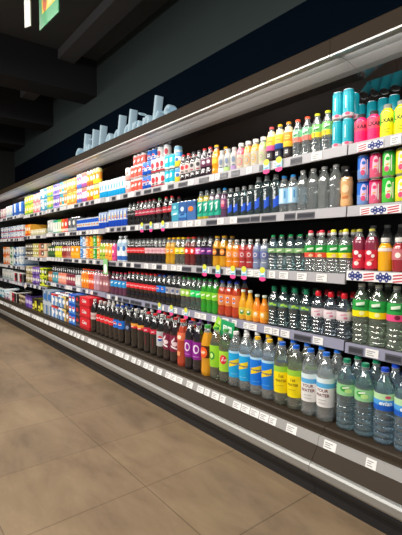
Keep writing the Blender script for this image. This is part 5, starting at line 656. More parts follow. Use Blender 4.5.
 ('far1', 'pale blue-striped multipack', 1, 1.775, 1, 2, 0.233, 'orange-red big packs', False, True, [-6.7636, -7.0006, -7.2376]),
 ('far2', 'white and blue far multipack', 1, 1.775, 1, 2, 0.3281, 'pale striped packs', False, True, [-7.5546, -7.8866]),
 ('jo', 'orange juice bottle with white cap', 2, 1.8055, 1, 1, 0.061, 'dark red juice', True, True, [-0.8201]),
 ('jr', 'dark red juice bottle', 2, 1.8055, 1, 1, 0.061, 'orange juice', False, True, [-0.8847]),
 ('jy', 'golden juice bottle', 2, 1.8055, 1, 1, 0.061, 'dark red juice', False, True, [-0.9493]),
 ('pinkred', 'red berry bottle', 2, 1.805, 1, 1, 0.06, 'golden juice', False, True, [-1.0134, -1.077]),
 ('clearw', 'rear clear water bottle', 2, 1.957, 1, 1, 0.064, 'red berry bottles', False, False, [-0.9528, -1.0211, -1.0932]),
 ('fty', 'yellow sport-cap water bottle', 2, 1.8075, 2, 1, 0.065, 'red berry bottles', False, True, [-1.1515, -1.22]),
 ('ftr', 'red sport-cap water bottle', 2, 1.8075, 2, 1, 0.065, 'yellow sport-caps', False, True, [-1.2885, -1.357]),
 ('greenw', 'green-cap small water bottle', 2, 1.8055, 2, 1, 0.061, 'red sport-caps', False, True, [-1.4236, -1.4881, -1.5526, -1.6171]),
 ('so6', 'slate-blue fruit soda bottle', 2, 1.8035, 2, 1, 0.057, 'green-cap waters', False, True, [-1.6796]),
 ('so5', 'grey-blue fruit soda bottle', 2, 1.8035, 2, 1, 0.057, 'slate-blue soda', False, True, [-1.7402]),
 ('so4', 'crimson fruit soda bottle', 2, 1.8035, 2, 1, 0.057, 'grey-blue soda', False, True, [-1.8007]),
 ('so3', 'red fruit soda bottle', 2, 1.8035, 2, 1, 0.057, 'crimson soda', False, True, [-1.8612]),
 ('so2', 'deep orange fruit soda bottle', 2, 1.8035, 2, 1, 0.057, 'red fruit soda', False, True, [-1.9218]),
 ('so1', 'light orange fruit soda bottle', 2, 1.8035, 2, 1, 0.057, 'deep orange soda', False, True, [-1.9823]),
 ('ambers', 'amber soda bottle with dark label', 2, 1.808, 2, 1, 0.066, 'light orange soda', False, True, [-2.0474, -2.117]),
 ('purps', 'purple-label dark soda bottle', 2, 1.8048, 2, 1, 0.0596, 'amber sodas', False, True, [-2.1833, -2.2465]),
 ('mags', 'magenta-label dark soda bottle', 2, 1.8048, 2, 1, 0.0596, 'purple-label sodas', False, True, [-2.3097]),
 ('reds', 'red-label soda bottle', 2, 1.8048, 2, 1, 0.0596, 'magenta-label sodas', False, True, [-2.3748, -2.438]),
 ('yels', 'yellow-label lemonade bottle', 2, 1.8048, 2, 1, 0.0596, 'red-label sodas', False, True, [-2.5012, -2.5644]),
 ('orgs', 'orange-label soda bottle', 2, 1.8048, 2, 1, 0.0596, 'yellow-label sodas', False, True, [-2.6276, -2.6908]),
 ('blkpink', 'pale pink-label cola bottle', 2, 1.8048, 2, 1, 0.0596, 'orange-label sodas', False, True, [-2.754, -2.8172, -2.8804, -2.9436, -3.0068]),
 ('blkred', 'black-cap cola with red label', 2, 1.8048, 2, 1, 0.0596, 'pink-label colas', False, True, [-3.07, -3.1332, -3.1964, -3.2596, -3.3228]),
 ('tallbw', 'tall blue-white bottle', 2, 1.813, 1, 1, 0.076, 'black-cap colas', False, True, [-3.4189, -3.5126]),
 ('sp', 'bright pink juice bottle', 2, 1.806, 1, 1, 0.062, 'tall blue-white bottles', False, True, [-3.6187]),
 ('sy', 'peach-yellow juice bottle', 2, 1.806, 1, 1, 0.062, 'bright pink juices', False, True, [-3.693, -3.767]),
 ('sg', 'lime-green juice bottle', 2, 1.806, 1, 1, 0.062, 'peach-yellow juices', False, True, [-3.8326, -3.8982]),
 ('tc0', 'blue tall can', 2, 1.8065, 1, 2, 0.063, 'white tall cans', False, True, [-4.3992]),
 ('tc1', 'white tall can', 2, 1.8065, 1, 2, 0.063, 'orange-white cans', False, True, [-4.3326]),
 ('tc2', 'orange-white tall can', 2, 1.8065, 1, 2, 0.063, 'yellow tall cans', False, True, [-4.2387]),
 ('tc3', 'yellow tall can', 2, 1.8065, 1, 2, 0.063, 'green tall cans', False, True, [-4.145]),
 ('tc4', 'green tall can', 2, 1.8065, 1, 2, 0.063, 'orange tall cans', False, True, [-4.0505]),
 ('tc5', 'orange tall can', 2, 1.8065, 1, 2, 0.063, 'lime-green juices', False, True, [-3.9643]),
 ('pko', 'amber bottle multipack', 2, 1.775, 1, 1, 0.1246, 'blue tall cans', False, True, [-4.4966, -4.6248]),
 ('pkp', 'dusty pink bottle multipack', 2, 1.775, 1, 1, 0.1401, 'amber bottle packs', False, True, [-4.7608]),
 ('pkr', 'brick-red bottle multipack', 2, 1.775, 1, 1, 0.1474, 'dusty pink packs', False, True, [-4.9081]),
 ('pky', 'lime-yellow bottle multipack', 2, 1.775, 1, 1, 0.2363, 'brick-red packs', False, True, [-5.1036]),
 ('pkg', 'dark green bottle multipack', 2, 1.775, 1, 1, 0.2687, 'lime-yellow packs', False, True, [-5.3596]),
 ('mix2', 'brown and peach multipack', 2, 1.775, 1, 2, 0.3417, 'dark green packs', False, True, [-5.7208]),
 ('yel2', 'olive-yellow multipack', 2, 1.775, 1, 2, 0.2694, 'brown-peach packs', False, True, [-6.0299]),
 ('dk2', 'dark olive multipack', 2, 1.775, 1, 2, 0.3558, 'olive-yellow packs', False, True, [-6.3461]),
 ('ftall3', 'white and grey carton pack', 2, 1.775, 1, 2, 0.2379, 'dark olive packs', False, True, [-6.7819]),
 ('ftall4', 'navy and white carton pack', 2, 1.775, 1, 2, 0.2846, 'white-grey cartons', False, True, [-7.0588]),
 ('ftall2', 'green and white carton pack', 2, 1.775, 1, 2, 0.2397, 'navy-white cartons', False, True, [-7.3374]),
 ('ftall1', 'orange and white carton pack', 2, 1.775, 1, 2, 0.4333, 'green-white cartons', False, True, [-7.6911]),
 ('gp', 'pink-label large water bottle', 3, 1.8155, 2, 1, 0.081, 'yellow-label waters', True, True, [-0.8127, -0.8973]),
 ('gy', 'yellow-label large water bottle', 3, 1.8155, 2, 1, 0.081, 'pink-label waters', False, True, [-0.9819, -1.0665]),
 ('redw', 'red-cap white-label water bottle', 3, 1.8115, 2, 1, 0.073, 'yellow-label waters', False, True, [-1.1555, -1.2315, -1.3076]),
 ('gscript', 'green-cap teal water bottle', 3, 1.8115, 2, 1, 0.073, 'red-cap waters', False, True, [-1.3836, -1.4596, -1.5357, -1.6117]),
 ('gl2', 'short orange glass bottle', 3, 1.8035, 1, 1, 0.057, 'green-cap teal waters', False, True, [-1.6798, -1.7399]),
 ('gl1', 'amber glass bottle', 3, 1.8035, 1, 1, 0.057, 'short orange bottles', False, True, [-1.8, -1.8601]),
 ('irn', 'orange-red soda with blue cap', 3, 1.8075, 2, 1, 0.065, 'amber glass bottles', False, True, [-1.9242, -1.9923, -2.0604]),
 ('greens', 'bright green soda bottle', 3, 1.8038, 2, 1, 0.0576, 'orange-red sodas', False, True, [-2.1249, -2.1857, -2.2465]),
 ('emer', 'emerald-label lemonade bottle', 3, 1.8038, 2, 1, 0.0576, 'bright green sodas', False, True, [-2.3073, -2.3682]),
 ('limes', 'lime-label lemonade bottle', 3, 1.8038, 2, 1, 0.0576, 'emerald sodas', False, True, [-2.429, -2.4899]),
 ('greyc', 'grey-label cola bottle', 3, 1.8075, 2, 1, 0.065, 'lime-label sodas', False, True, [-2.5546, -2.6229, -2.6913]),
 ('bluec', 'blue-label cola bottle', 3, 1.8075, 2, 1, 0.065, 'grey-label colas', False, True, [-2.7597, -2.8282]),
 ('redc', 'medium red-label cola bottle', 3, 1.8075, 2, 1, 0.065, 'blue-label colas', False, True, [-2.8966, -2.9651, -3.0337, -3.1058, -3.1833, -3.2608, -3.3382]),
 ('bluep', 'plum drink with blue label', 3, 1.8068, 1, 1, 0.0636, 'red-label colas', False, True, [-3.4164, -3.4979, -3.5795, -3.661]),
 ('rosep', 'rose drink bottle', 3, 1.806, 1, 1, 0.062, 'plum drinks', False, True, [-3.767, -3.8326, -3.9091]),
 ('lilac', 'lilac drink bottle', 3, 1.806, 1, 1, 0.062, 'rose drinks', False, True, [-3.9888, -4.0544]),
 ('redj', 'red-orange juice bottle', 3, 1.806, 1, 1, 0.062, 'lilac drinks', False, True, [-4.12, -4.1856]),
 ('oranj', 'bright orange juice bottle', 3, 1.806, 1, 1, 0.062, 'red-orange juices', False, True, [-4.2512, -4.3168, -4.3824]),
 ('bx5', 'pale grey bottle multipack', 3, 1.775, 1, 1, 0.1459, 'bright orange juices', False, True, [-4.4899]),
 ('bx4', 'maroon bottle multipack', 3, 1.775, 1, 1, 0.1386, 'pale grey packs', False, True, [-4.6357, -4.7779]),
 ('bx3', 'salmon bottle multipack', 3, 1.775, 1, 1, 0.1351, 'maroon packs', False, True, [-4.9184, -5.057]),
 ('bx2', 'steel-teal bottle multipack', 3, 1.775, 1, 1, 0.2104, 'salmon packs', False, True, [-5.2334]),
 ('bx1', 'tan bottle multipack', 3, 1.775, 1, 1, 0.1519, 'steel-teal packs', False, True, [-5.4181]),
 ('lime2', 'lime and olive multipack', 3, 1.775, 1, 2, 0.2975, 'tan packs', False, True, [-5.7132]),
 ('pur2', 'purple drinks multipack', 3, 1.775, 1, 2, 0.3414, 'lime-olive packs', False, True, [-6.0362]),
 ('bei2', 'beige drinks multipack', 3, 1.775, 1, 2, 0.3135, 'purple packs', False, True, [-6.3673]),
 ('rdblk', 'white and dark multipack', 3, 1.775, 1, 1, 0.2914, 'beige packs', False, True, [-6.844, -7.1394]),
 ('whj', 'far white-grey multipack', 3, 1.775, 1, 1, 0.3403, 'white-dark packs', False, True, [-7.491, -7.8354]),
 ('evi', 'blue-cap ribbed water bottle', 4, 1.6775, 2, 1, 0.085, 'green-cap ribbed waters', True, True, [-0.783, -0.8716]),
 ('volv', 'green-cap ribbed water bottle', 4, 1.6785, 2, 1, 0.087, 'blue-cap ribbed waters', False, True, [-0.9612, -1.0518]),
 ('wwater', 'white-label water bottle', 4, 1.6785, 2, 1, 0.087, 'green-cap ribbed waters', False, True, [-1.1625, -1.253]),
 ('ywater', 'yellow-label water bottle', 4, 1.6785, 2, 1, 0.087, 'white-label waters', False, True, [-1.3435, -1.4341]),
 ('schb', 'blue-label tonic bottle', 4, 1.678, 2, 1, 0.086, 'yellow-label waters', False, True, [-1.5241, -1.6136]),
 ('schc', 'cyan-label tonic bottle', 4, 1.678, 2, 1, 0.086, 'blue-label tonics', False, True, [-1.7031, -1.7927]),
 ('sevenr', 'lime-label soda with red emblem', 4, 1.678, 2, 1, 0.086, 'cyan-label tonics', False, True, [-1.8822]),
 ('limed', 'lime-label soda with green emblem', 4, 1.678, 2, 1, 0.086, 'red-emblem soda', False, True, [-1.9717]),
 ('amberd', 'large amber soda bottle', 4, 1.679, 2, 1, 0.088, 'green-emblem soda', False, True, [-2.0623]),
 ('purpd', 'purple-label large soda bottle', 4, 1.678, 2, 1, 0.086, 'large amber soda', False, True, [-2.1528, -2.2424]),
 ('redd', 'orange-red large soda bottle', 4, 1.679, 2, 1, 0.088, 'purple large sodas', False, True, [-2.3329]),
 ('drp', 'plum-label large soda bottle', 4, 1.678, 2, 1, 0.086, 'orange-red large soda', False, True, [-2.4235, -2.5131]),
 ('pepd', 'silver-label large cola bottle', 4, 1.678, 2, 1, 0.086, 'plum large sodas', False, True, [-2.6027]),
 ('zerod', 'dark cola with pink-red label', 4, 1.678, 2, 1, 0.086, 'silver-label cola', False, True, [-2.6979, -2.796]),
 ('zeroy', 'dark cola with amber band', 4, 1.678, 2, 1, 0.086, 'pink-red colas', False, True, [-2.8931, -2.9951]),
 ('darkd', 'navy-label large cola bottle', 4, 1.678, 2, 1, 0.086, 'amber-band colas', False, True, [-3.1076]),
 ('peblue', 'blue-label large cola bottle', 4, 1.678, 2, 1, 0.086, 'navy-label colas', False, True, [-3.231, -3.3226]),
 ('coked', 'red-label large cola bottle', 4, 1.678, 2, 1, 0.086, 'blue-label large colas', False, True, [-3.4122, -3.5018, -3.5914, -3.681]),
 ('cokew', 'pale-label large cola bottle', 4, 1.678, 1, 1, 0.086, 'red-label large colas', False, True, [-3.8108]),
 ('redpk', 'red boxed can multipack', 4, 1.635, 1, 3, 0.243, 'pale-label large colas', False, True, [-3.9789]),
 ('dkpk', 'dark boxed can multipack', 4, 1.635, 1, 3, 0.1096, 'red boxes', False, True, [-4.1588]),
 ('blpk', 'blue boxed can multipack', 4, 1.635, 1, 3, 0.188, 'dark boxes', False, True, [-4.3112]),
 ('mp4', 'brown can multipack', 4, 1.635, 1, 2, 0.0712, 'blue boxes', False, True, [-4.4461]),
 ('mp3', 'blue and gold multipack', 4, 1.635, 1, 2, 0.1145, 'brown packs', False, True, [-4.5491]),
 ('mp1', 'blue and pale multipack', 4, 1.635, 1, 2, 0.1097, 'blue-gold packs', False, True, [-4.6715]),
 ('mp2', 'silver-blue multipack', 4, 1.635, 1, 2, 0.1006, 'blue-pale packs', False, True, [-4.7873]),
 ('mp0', 'white and blue multipack', 4, 1.635, 1, 2, 0.1224, 'silver-blue packs', False, True, [-4.9058]),
 ('wbtall', 'tall blue-white carton', 4, 1.635, 1, 1, 0.157, 'white-blue packs', False, True, [-5.0491, -5.2097]),
 ('yelpk', 'black and yellow multipack', 4, 1.635, 1, 1, 0.2022, 'tall blue-white cartons', False, True, [-5.3929, -5.6421]),
 ('purpk', 'violet boxed multipack', 4, 1.635, 1, 1, 0.3033, 'black-yellow packs', False, True, [-5.9124]),
 ('brnpk', 'brown boxed multipack', 4, 1.635, 1, 1, 0.3064, 'violet packs', False, True, [-6.2461]),
 ('rdblk', 'red, white and black multipack', 4, 1.635, 1, 1, 0.401, 'brown boxes', False, True, [-6.7365]),
 ('far2', 'far white-blue multipack', 4, 1.635, 1, 1, 0.3426, 'red-white-black packs', False, True, [-7.1119]),
 ('tealfar', 'teal and white multipack', 4, 1.635, 1, 1, 0.3046, 'far white-blue packs', False, True, [-7.4391]),
]

def drink_of(s): return {'L': liquid, 'W': water, 'P': plastic}[s[0]](s[2:])
def node_for(k, w):
    s = STYLES[k]
    if s['t'] == 'b':
        return bottle_node(k, s['name'], s['shape'], s['h'], s['r'], drink_of(s['drink']), s['cap'], s['bands'], s['marks'], s['capstyle'], drink_of(s['neck']) if s['neck'] else None, s['sq'], s['fill'])
    if s['t'] == 'c': return can_node(k, s['h'], s['r'], s['bands'], s['marks'])
    return pack_node('%s_%.3f' % (k, w), w, s['d'], s['h'], s['cols'], s['band'], s['marks'], s['tops'], s['name'])

def bay_of(x): return next((i for i in range(5) if BAYS[i+1] <= x < BAYS[i]), 4)
for k, desc, s, y, rows, stack, w, nb, rev, front, xs in RUNS:
    st = STYLES[k]; n = len(xs)
    for i, x in enumerate(xs):
        ordw = ORD[(n - 1 - i) if rev else i]
        for row in range(rows):
            for lv in range(stack):
                z = LEVELS[bay_of(x)][s] + lv * (st['h'] + .0006)
                o = grow(node_for(k, w))
                jx = 0
                o.location = (x + jx, y + row * (w + .006 if st['t'] != 'p' else st['d'] + .01), z)
                if st['t'] != 'p': o.rotation_euler.z = .36 + random.uniform(-.22, .22)
                where = SHELF[s]
                pre = '' if stack == 1 else ('lower ' if lv == 0 else 'upper ' if stack == 2 or lv == 2 else 'middle ')
                if n == 1 and row == 0: lab = '%s%s next to the %s, %s' % (pre, desc, nb, where)
                elif row == 0: lab = '%s%s, %s along from the %s, %s' % (pre, desc, ordw, nb, where)
                elif n == 1: lab = '%s%s, back row near the %s, %s' % (pre, desc, nb, where)
                else: lab = '%s%s, back row, %s from the %s, %s' % (pre, desc, ordw, nb, where)
                tag(o, lab, st['cat'], '%s on the %s' % (desc, where) if n * rows * stack > 1 else None)

# ------------------------------------------------------------------ refrigerated cabinets
body_dark = mat('cabinet_interior', (.018, .016, .015), .45, noise=.15, nscale=6)
ceil_gloss = mat('cabinet_ceiling_gloss', (.035, .022, .016), .2, spec=.7, coat=1., noise=.1, nscale=4)
ceil_gloss.node_tree.nodes['Principled BSDF'].inputs['Coat IOR'].default_value = 2.3; ceil_gloss.node_tree.nodes['Principled BSDF'].inputs['Coat Roughness'].default_value = .06
fascia = mat('canopy_bronze', srgb('2a2015'), .6, spec=.12, noise=.06, nscale=3)
silver = mat('brushed_silver', (.42, .42, .405), .42, metal=.7, noise=.05, nscale=12)
white_en = mat('white_enamel', (.33, .33, .325), .45, noise=.04, nscale=5)
black = mat('black_rubber', (.012, .012, .014), .5, noise=.1, nscale=20)
brown_pan = mat('bronze_panel', srgb('33291e'), .5, spec=.15, noise=.08, nscale=5)
deck_m = mat('deck_bronze', srgb('352c22'), .5, spec=.2, noise=.1, nscale=6)
rail_m = mat('price_rail_grey', srgb('aaa8ac'), .35, noise=.04, nscale=20)
rail_lo = mat('price_rail_lilac', srgb('8e8ea2'), .35, noise=.04, nscale=20)
tag_w = mat('tag_paper', srgb('e6e4e2'), .55, noise=.03, nscale=60)
tag_d = mat('tag_screen', srgb('55555c'), .4, noise=.06, nscale=60)
tag_ink = mat('tag_ink', srgb('8a8a8c'), .6)
shelf_m = mat('shelf_steel', (.10, .10, .10), .45, metal=.2, noise=.08, nscale=8)

def tag_mesh(w, h, dark):
    mb = MB(); m = tag_d if dark else tag_w
    mb.box(0, w, -.0012, 0, 0, h, m)
    if dark: mb.strip([(.004, h*.2, h*.8), (w-.004, h*.2, h*.8)], mat('tag_glass', srgb('3c3c42'), .2), flat_warp(-.0016))
    else:
        for zz, a in ((.72, .8), (.5, .55), (.25, .7)): mb.strip([(.006, h*zz-.0018, h*zz+.0018), (.006 + (w-.012)*a, h*zz-.0018, h*zz+.0018)], tag_ink, flat_warp(-.0016))
    return mb.build('price_tag')
TAGS = [tag_mesh(.062, .038, False), tag_mesh(.075, .034, True), tag_mesh(.045, .038, False), tag_mesh(.11, .032, True)]

def flag_mesh(w, h, lead=False):
    """card strip of blue star fields and slanted red and white stripes"""
    mb = MB(); wht = pm('eceaea'); blu = pm('2c3c84'); red = pm('c84858')
    mb.box(0, w, -.0012, 0, 0, h, wht)
    x = .006; fw = flat_warp(-.002)
    if lead:
        for q in range(3): mb.strip([(x, h*(.04+.28*q), h*(.16+.28*q)), (x + .04, h*(.2+.28*q), h*(.32+.28*q))], red, fw)
        x += .044
    while x + .05 < w:
        for cx, cz in ((.010, .5), (.024, .72), (.024, .28), (.038, .5), (.052, .72), (.052, .28), (.066, .5)):
            if x + cx + .008 > w: continue
            mb.strip(ell(x + cx, h*cz, .0085, h*.27, 6), blu, fw)
            b = len(mb.v); c = (x + cx, h*cz)
            pts = []
            for q in range(10):
                rr = .0048 if q % 2 == 0 else .002; a = PI/2 + q*PI/5
                pts.append((c[0] + rr*math.cos(a), -.0026, c[1] + rr*math.sin(a)))
            mb.v += [(c[0], -.0026, c[1])] + pts
            for q in range(10): mb.face((b, b+1+q, b+1+(q+1) % 10), wht)
        x += .080
        for q in range(3):
            if x + .05 < w: mb.strip([(x, h*(.02+.3*q), h*(.16+.3*q)), (x + .05, h*(.18+.3*q), h*(.32+.3*q))] if q < 2 else [(x, h*.62, h*.76), (x+.05, h*.78, h*.92)], red, fw)
        x += .056
    return mb.build('flag_strip')

BAYWORD = ['first bay, under teal cans and fruit cans', 'long middle bay of bottles', 'third bay of multipacks and stacked cans', 'narrow fourth bay of juice cartons', 'end bay beside the dark end wall']
YB = 2.30
for i in range(5):
    x1, x0 = BAYS[i] - .001, BAYS[i+1] + .001
    root = empty('refrigerated_display_cabinet', ((x0+x1)/2, 2.0, 0))
    tag(root, 'open refrigerated drinks cabinet, bronze and silver, ' + BAYWORD[i], 'display fridge', 'open drinks fridges joined in one run')
    cx = (x0 + x1)/2; a, b = x0 - cx, x1 - cx
    def part(name, mb, parent=None, label=None):
        o = link(name, mb.build(name) if isinstance(mb, MB) else mb, parent or root, (0, -2.0, 0) if parent is None else (0, 0, 0))
        if label: o['label'] = label
        return o
    part('kick_plate', MB().prism_x([(1.535, 0), (1.535, .06), (1.515, .07), (1.508, .088), (1.515, .106), (2.42, .106), (2.42, 0)], a, b, black))
    part('bumper', sharp(MB().prism_x([(1.505, .107), (1.493, .111), (1.488, .121), (1.488, .150), (1.494, .160), (1.508, .164), (1.56, .164), (1.56, .107)], a, b, silver).build('bumper')), None, 'brushed silver bumper')
    part('front_panel', MB().prism_x([(1.506, .1645), (1.548, .222), (1.552, .2235), (1.62, .2235), (1.62, .1645)], a, b, brown_pan))
    dk = part('deck', MB().prism_x([(1.562, .224), (1.576, .262), (1.585, .268), (1.598, .270), (1.600, .288), (1.606, .2945), (YB, .2945), (YB, .224)], a, b, deck_m))
    part('price_rail', MB().prism_x([(1.548, .2240), (1.560, .264), (1.574, .2645), (1.5615, .2240)], a, b, mat('deck_rail', srgb('9c9a98'), .3, noise=.04, nscale=20)), dk)
    rng = random.Random(50 + i)
    x = a + .03
    while x < b - .12:
        k = rng.choice([0, 0, 2, 0])
        t = link('price_tag', TAGS[k], dk, (x, 1.5482, .2252)); t.rotation_euler = (math.radians(-16.7), 0, 0)
        x += .062 + (rng.choice([.05, .09, .14, .2]) if i == 0 else rng.choice([.006, .012, .03, .05]))
    part('back_panel', MB().box(a, b, YB, 2.42, .211, 2.02, body_dark))
    cn = part('canopy', sharp(MB().prism_x([(1.600, 1.968), (1.600, 2.036), (1.606, 2.042), (2.42, 2.042), (2.42, 2.021), (1.62, 2.021), (1.612, 2.0), (1.612, 1.968)], a, b, fascia).build('canopy')), None, 'bronze canopy fascia')
    part('trim_strip', MB().prism_x([(1.597, 1.960), (1.597, 1.9678), (1.6135, 1.9678), (1.6135, 1.960)], a, b, silver), cn)
    part('light_reflector', MB().prism_x([(1.6125, 1.972), (1.66, 1.984), (1.74, 1.982), (1.80, 1.962), (1.84, 1.957), (1.84, 1.985), (1.74, 2.0), (1.613, 2.0)], a, b, white_en), cn, 'white lamp reflector')
    part('lamp_tube', MB().lathe([(0, a+.04), (.007, a+.04), (.008, a+.05), (.008, b-.05), (.007, b-.04), (0, b-.04)], 10, mat('lamp_tube_white', (.45, .45, .44), .5)), cn).matrix_local = Matrix.Translation((0, 1.628, 1.974)) @ Matrix.Rotation(PI/2, 4, 'Y')
    part('inner_ceiling', MB().prism_x(([(1.841, 1.957), (1.93, 1.957), (YB-.001, 1.80)] if i else [(1.841, 1.957), (1.90, 1.925), (YB-.001, 1.84)]) + [ (YB-.001, 2.02), (1.841, 2.02)], a, b, ceil_gloss))
    part('upright_post', MB().box(a, a + .03, YB - .03, YB - .0005, .295, 1.8, mat('upright_steel', (.05, .05, .05), .4, metal=.5)))
    for s in range(4):
        zs = LEVELS[i][s]
        sh = part('shelf', MB().box(a + .003, b - .003, 1.764, YB - .031, zs - .022, zs - .0004, shelf_m))
        part('price_rail', MB().prism_x([(1.748, zs - .046), (1.752, zs + .003), (1.7635, zs + .003), (1.7635, zs - .046)], a + .003, b - .003, rail_m if s < 3 else rail_lo), sh)
        x = a + .02 + rng.random() * .05
        if i == 0:
            f0 = {0: [(.05, .125), (.27, .19)], 1: [(.07, .19)], 2: [(.008, .55)], 3: []}[s]
            for fx, fw_ in f0: link('flag_strip', flag_mesh(fw_, .044 if s == 2 else .036, s < 2), sh, (a + fx, 1.7465, zs - .0445))
        while x < b - .13:
            k = rng.choices([0, 1, 2, 3], [4, 3, 2, 2 if 0 < i < 3 else 0])[0]
            w = (.062, .075, .045, .11)[k]
            if not (i == 0 and any(x < a + fx + fw_ + .005 and x + w > a + fx - .005 for fx, fw_ in f0)):
                t = link('price_tag', TAGS[k], sh, (x, 1.7470, zs - .042)); t.rotation_euler = (math.radians(-4), 0, 0)
            x += w + rng.choice([.004, .012, .03, .06])

# ------------------------------------------------------------------ promotional hang tags on the rails
def talker_mesh():
    mb = MB(); n = 14
    mb.box(-.026, .026, -.0012, 0, -.062, .004, pm('a8d4e4'))
    fw = flat_warp(-.002)
    mb.strip(ell(0, .002, .024, .02, 12), pm('d8d84c'), fw)
    mb.strip([(-.027, -.064, -.046), (0, -.072, -.042), (.027, -.064, -.046)], pm('f0488c'), fw)
    mb.strip(para(0, -.024, .036, .008, .004), pm('f4f8f8'), flat_warp(-.0026)); mb.strip(para(0, -.036, .03, .006, .003), pm('58a8c8'), flat_warp(-.0026))
    return mb.build('promotion_tag')
TK = talker_mesh()
for x, z, s, where in [(-2.172, 0.989, 2, 'third shelf under purple-label sodas'), (-2.034, 0.989, 2, 'third shelf under amber sodas'), (-1.891, 0.989, 2, 'third shelf under the light orange soda'), (-1.793, 0.989, 2, 'third shelf under the red fruit soda'), (-1.641, 0.989, 2, 'third shelf under slate-blue soda'), (-1.617, 1.597, 0, 'top shelf under green smoothie'), (-1.525, 1.597, 0, 'top shelf under yellow-cap tea'), (-3.004, 1.309, 1, 'second shelf, first of three along the colas'), (-2.861, 1.309, 1, 'second shelf, second of three along the colas'), (-2.685, 1.309, 1, 'second shelf, third of three, by bright red caps'), (-2.74, 0.669, 3, 'fourth shelf under blue-label cola'), (-2.573, 0.669, 3, 'fourth shelf under grey-label cola'), (-2.387, 0.669, 3, 'fourth shelf under lime-label lemonade')]:
    o = link('promotion_tag', TK, None, (x, 1.742, z)); o.scale = (.88, .88, .88)
    tag(o, 'pink, blue and yellow promotion card below %s' % where, 'promotion tag', 'promotion cards on the shelf rails')
def card(name, x, z, w, h, tilt, specs, base, label, y=1.738):
    mb = MB(); mb.box(-w/2, w/2, -.0015, 0, -h/2, h/2, pm(base))
    o = link(name, mb.build(name), None, (x, y, z)); o.rotation_euler = (0, tilt, 0)
    if specs: link('printed_panel', marks_mesh('printed_panel', specs, lambda q: flat_warp(-.0015 - q)), o)
    tag(o, label, 'promotion tag'); return o
card('promotion_card', -1.922, 0.608, .125, .10, .1, [('p','e8f4ec',-.022,.0,.034,.04,0),('p','e8f4ec',.022,.0,.04,.04,0),('t','1c8c58',-.022,0,.03,'2'),('t','1c8c58',.022,0,.024,'20')], '209c60', 'green promotion card with white panels hanging above lime-label bottles', 1.725)
card('promotion_card', -2.020, 0.618, .065, .10, .55, [('p','58a830',0,.0,.04,.012,.01),('t','f4f8e0',0,.02,.03,'%')], 'a4d838', 'lime card tilted beside the green promotion card', 1.734)
card('promotion_card', -3.690, 0.938, .09, .15, 0, [('e','f0f4f0',0,-.02,.036,.045)], '8cc884', 'pale green and white card hanging at the cabinet joint, third shelf', 1.735)
card('promotion_card', -6.421, 0.550, .12, .05, -.3, [], 'e8dcd4', 'small white card tilted at the far cabinet joint, fourth shelf', 1.735)

# ------------------------------------------------------------------ room
def struct(name, mb): 
    o = link(name, mb.build(name)); o['kind'] = 'structure'; return o
def floor_material():
    m = bpy.data.materials.new('floor_tiles'); m.use_nodes = True
    nt = m.node_tree; b = nt.nodes['Principled BSDF']; L = nt.links.new
    tc = nt.nodes.new('ShaderNodeTexCoord'); mp = nt.nodes.new('ShaderNodeMapping'); mp.inputs['Location'].default_value = (TX, TY, 0)
    L(tc.outputs['Object'], mp.inputs['Vector'])
    br = nt.nodes.new('ShaderNodeTexBrick'); br.offset = 0; br.inputs['Scale'].default_value = 1; br.inputs['Brick Width'].default_value = .512; br.inputs['Row Height'].default_value = .603
    br.inputs['Mortar Size'].default_value = .0028; br.inputs['Mortar Smooth'].default_value = .2; br.inputs['Bias'].default_value = 0
    br.inputs['Color1'].default_value = (.90, .90, .90, 1); br.inputs['Color2'].default_value = (1.06, 1.04, 1.0, 1); br.inputs['Mortar'].default_value = (.55, .53, .51, 1)
    L(mp.outputs[0], br.inputs['Vector'])
    n1 = nt.nodes.new('ShaderNodeTexNoise'); n1.inputs['Scale'].default_value = 2.6; n1.inputs['Detail'].default_value = 9; n1.inputs['Roughness'].default_value = .62; n1.inputs['Distortion'].default_value = .25
    mp2 = nt.nodes.new('ShaderNodeMapping'); mp2.inputs['Scale'].default_value = (.6, 1.6, 1); L(tc.outputs['Object'], mp2.inputs['Vector']); L(mp2.outputs[0], n1.inputs['Vector'])
    cr = nt.nodes.new('ShaderNodeValToRGB'); e = cr.color_ramp.elements
    e[0].position = .30; e[0].color = srgb('604f40') + (1,); e[1].position = .68; e[1].color = srgb('89765e') + (1,)
    x = e.new(.46); x.color = srgb('776550') + (1,)
    L(n1.outputs['Fac'], cr.inputs[0])
    mx = nt.nodes.new('ShaderNodeMix'); mx.data_type = 'RGBA'; mx.blend_type = 'MULTIPLY'; mx.inputs[0].default_value = 1
    L(cr.outputs[0], mx.inputs[6]); L(br.outputs['Color'], mx.inputs[7]); L(mx.outputs[2], b.inputs['Base Color'])
    b.inputs['Roughness'].default_value = .42; b.inputs['Specular IOR Level'].default_value = .35
    bp = nt.nodes.new('ShaderNodeBump'); bp.inputs['Strength'].default_value = .15; bp.inputs['Distance'].default_value = .004; L(br.outputs['Fac'], bp.inputs['Height']); bp.invert = True
    L(bp.outputs[0], b.inputs['Normal'])
    return m
TX, TY = (2.667 - 2.16 + .512 * 20 + 2.155) % .512, 0
TX = .512 * 30 + 2.155 % .512 - .512 * 0
TY = .603 * 10 - .963 % .603
fl = MB(); fl.v = [(-10.2, -4, 0), (3, -4, 0), (3, 2.6, 0), (-10.2, 2.6, 0)]; fl.face((0, 1, 2, 3), floor_material())
struct('floor', fl)
navy = mat('wall_navy', srgb('020c18'), .9, spec=.05, noise=.1, nscale=2); greyg = mat('wall_grey_green', srgb('384242'), .9, spec=.1, noise=.06, nscale=1.5)
struct('wall_back', MB().box(-9.9, 3, 2.5, 2.6, 0, 2.905, navy))
struct('wall_back_upper', MB().box(-9.9, 3, 2.5, 2.6, 2.9055, 3.72, greyg))
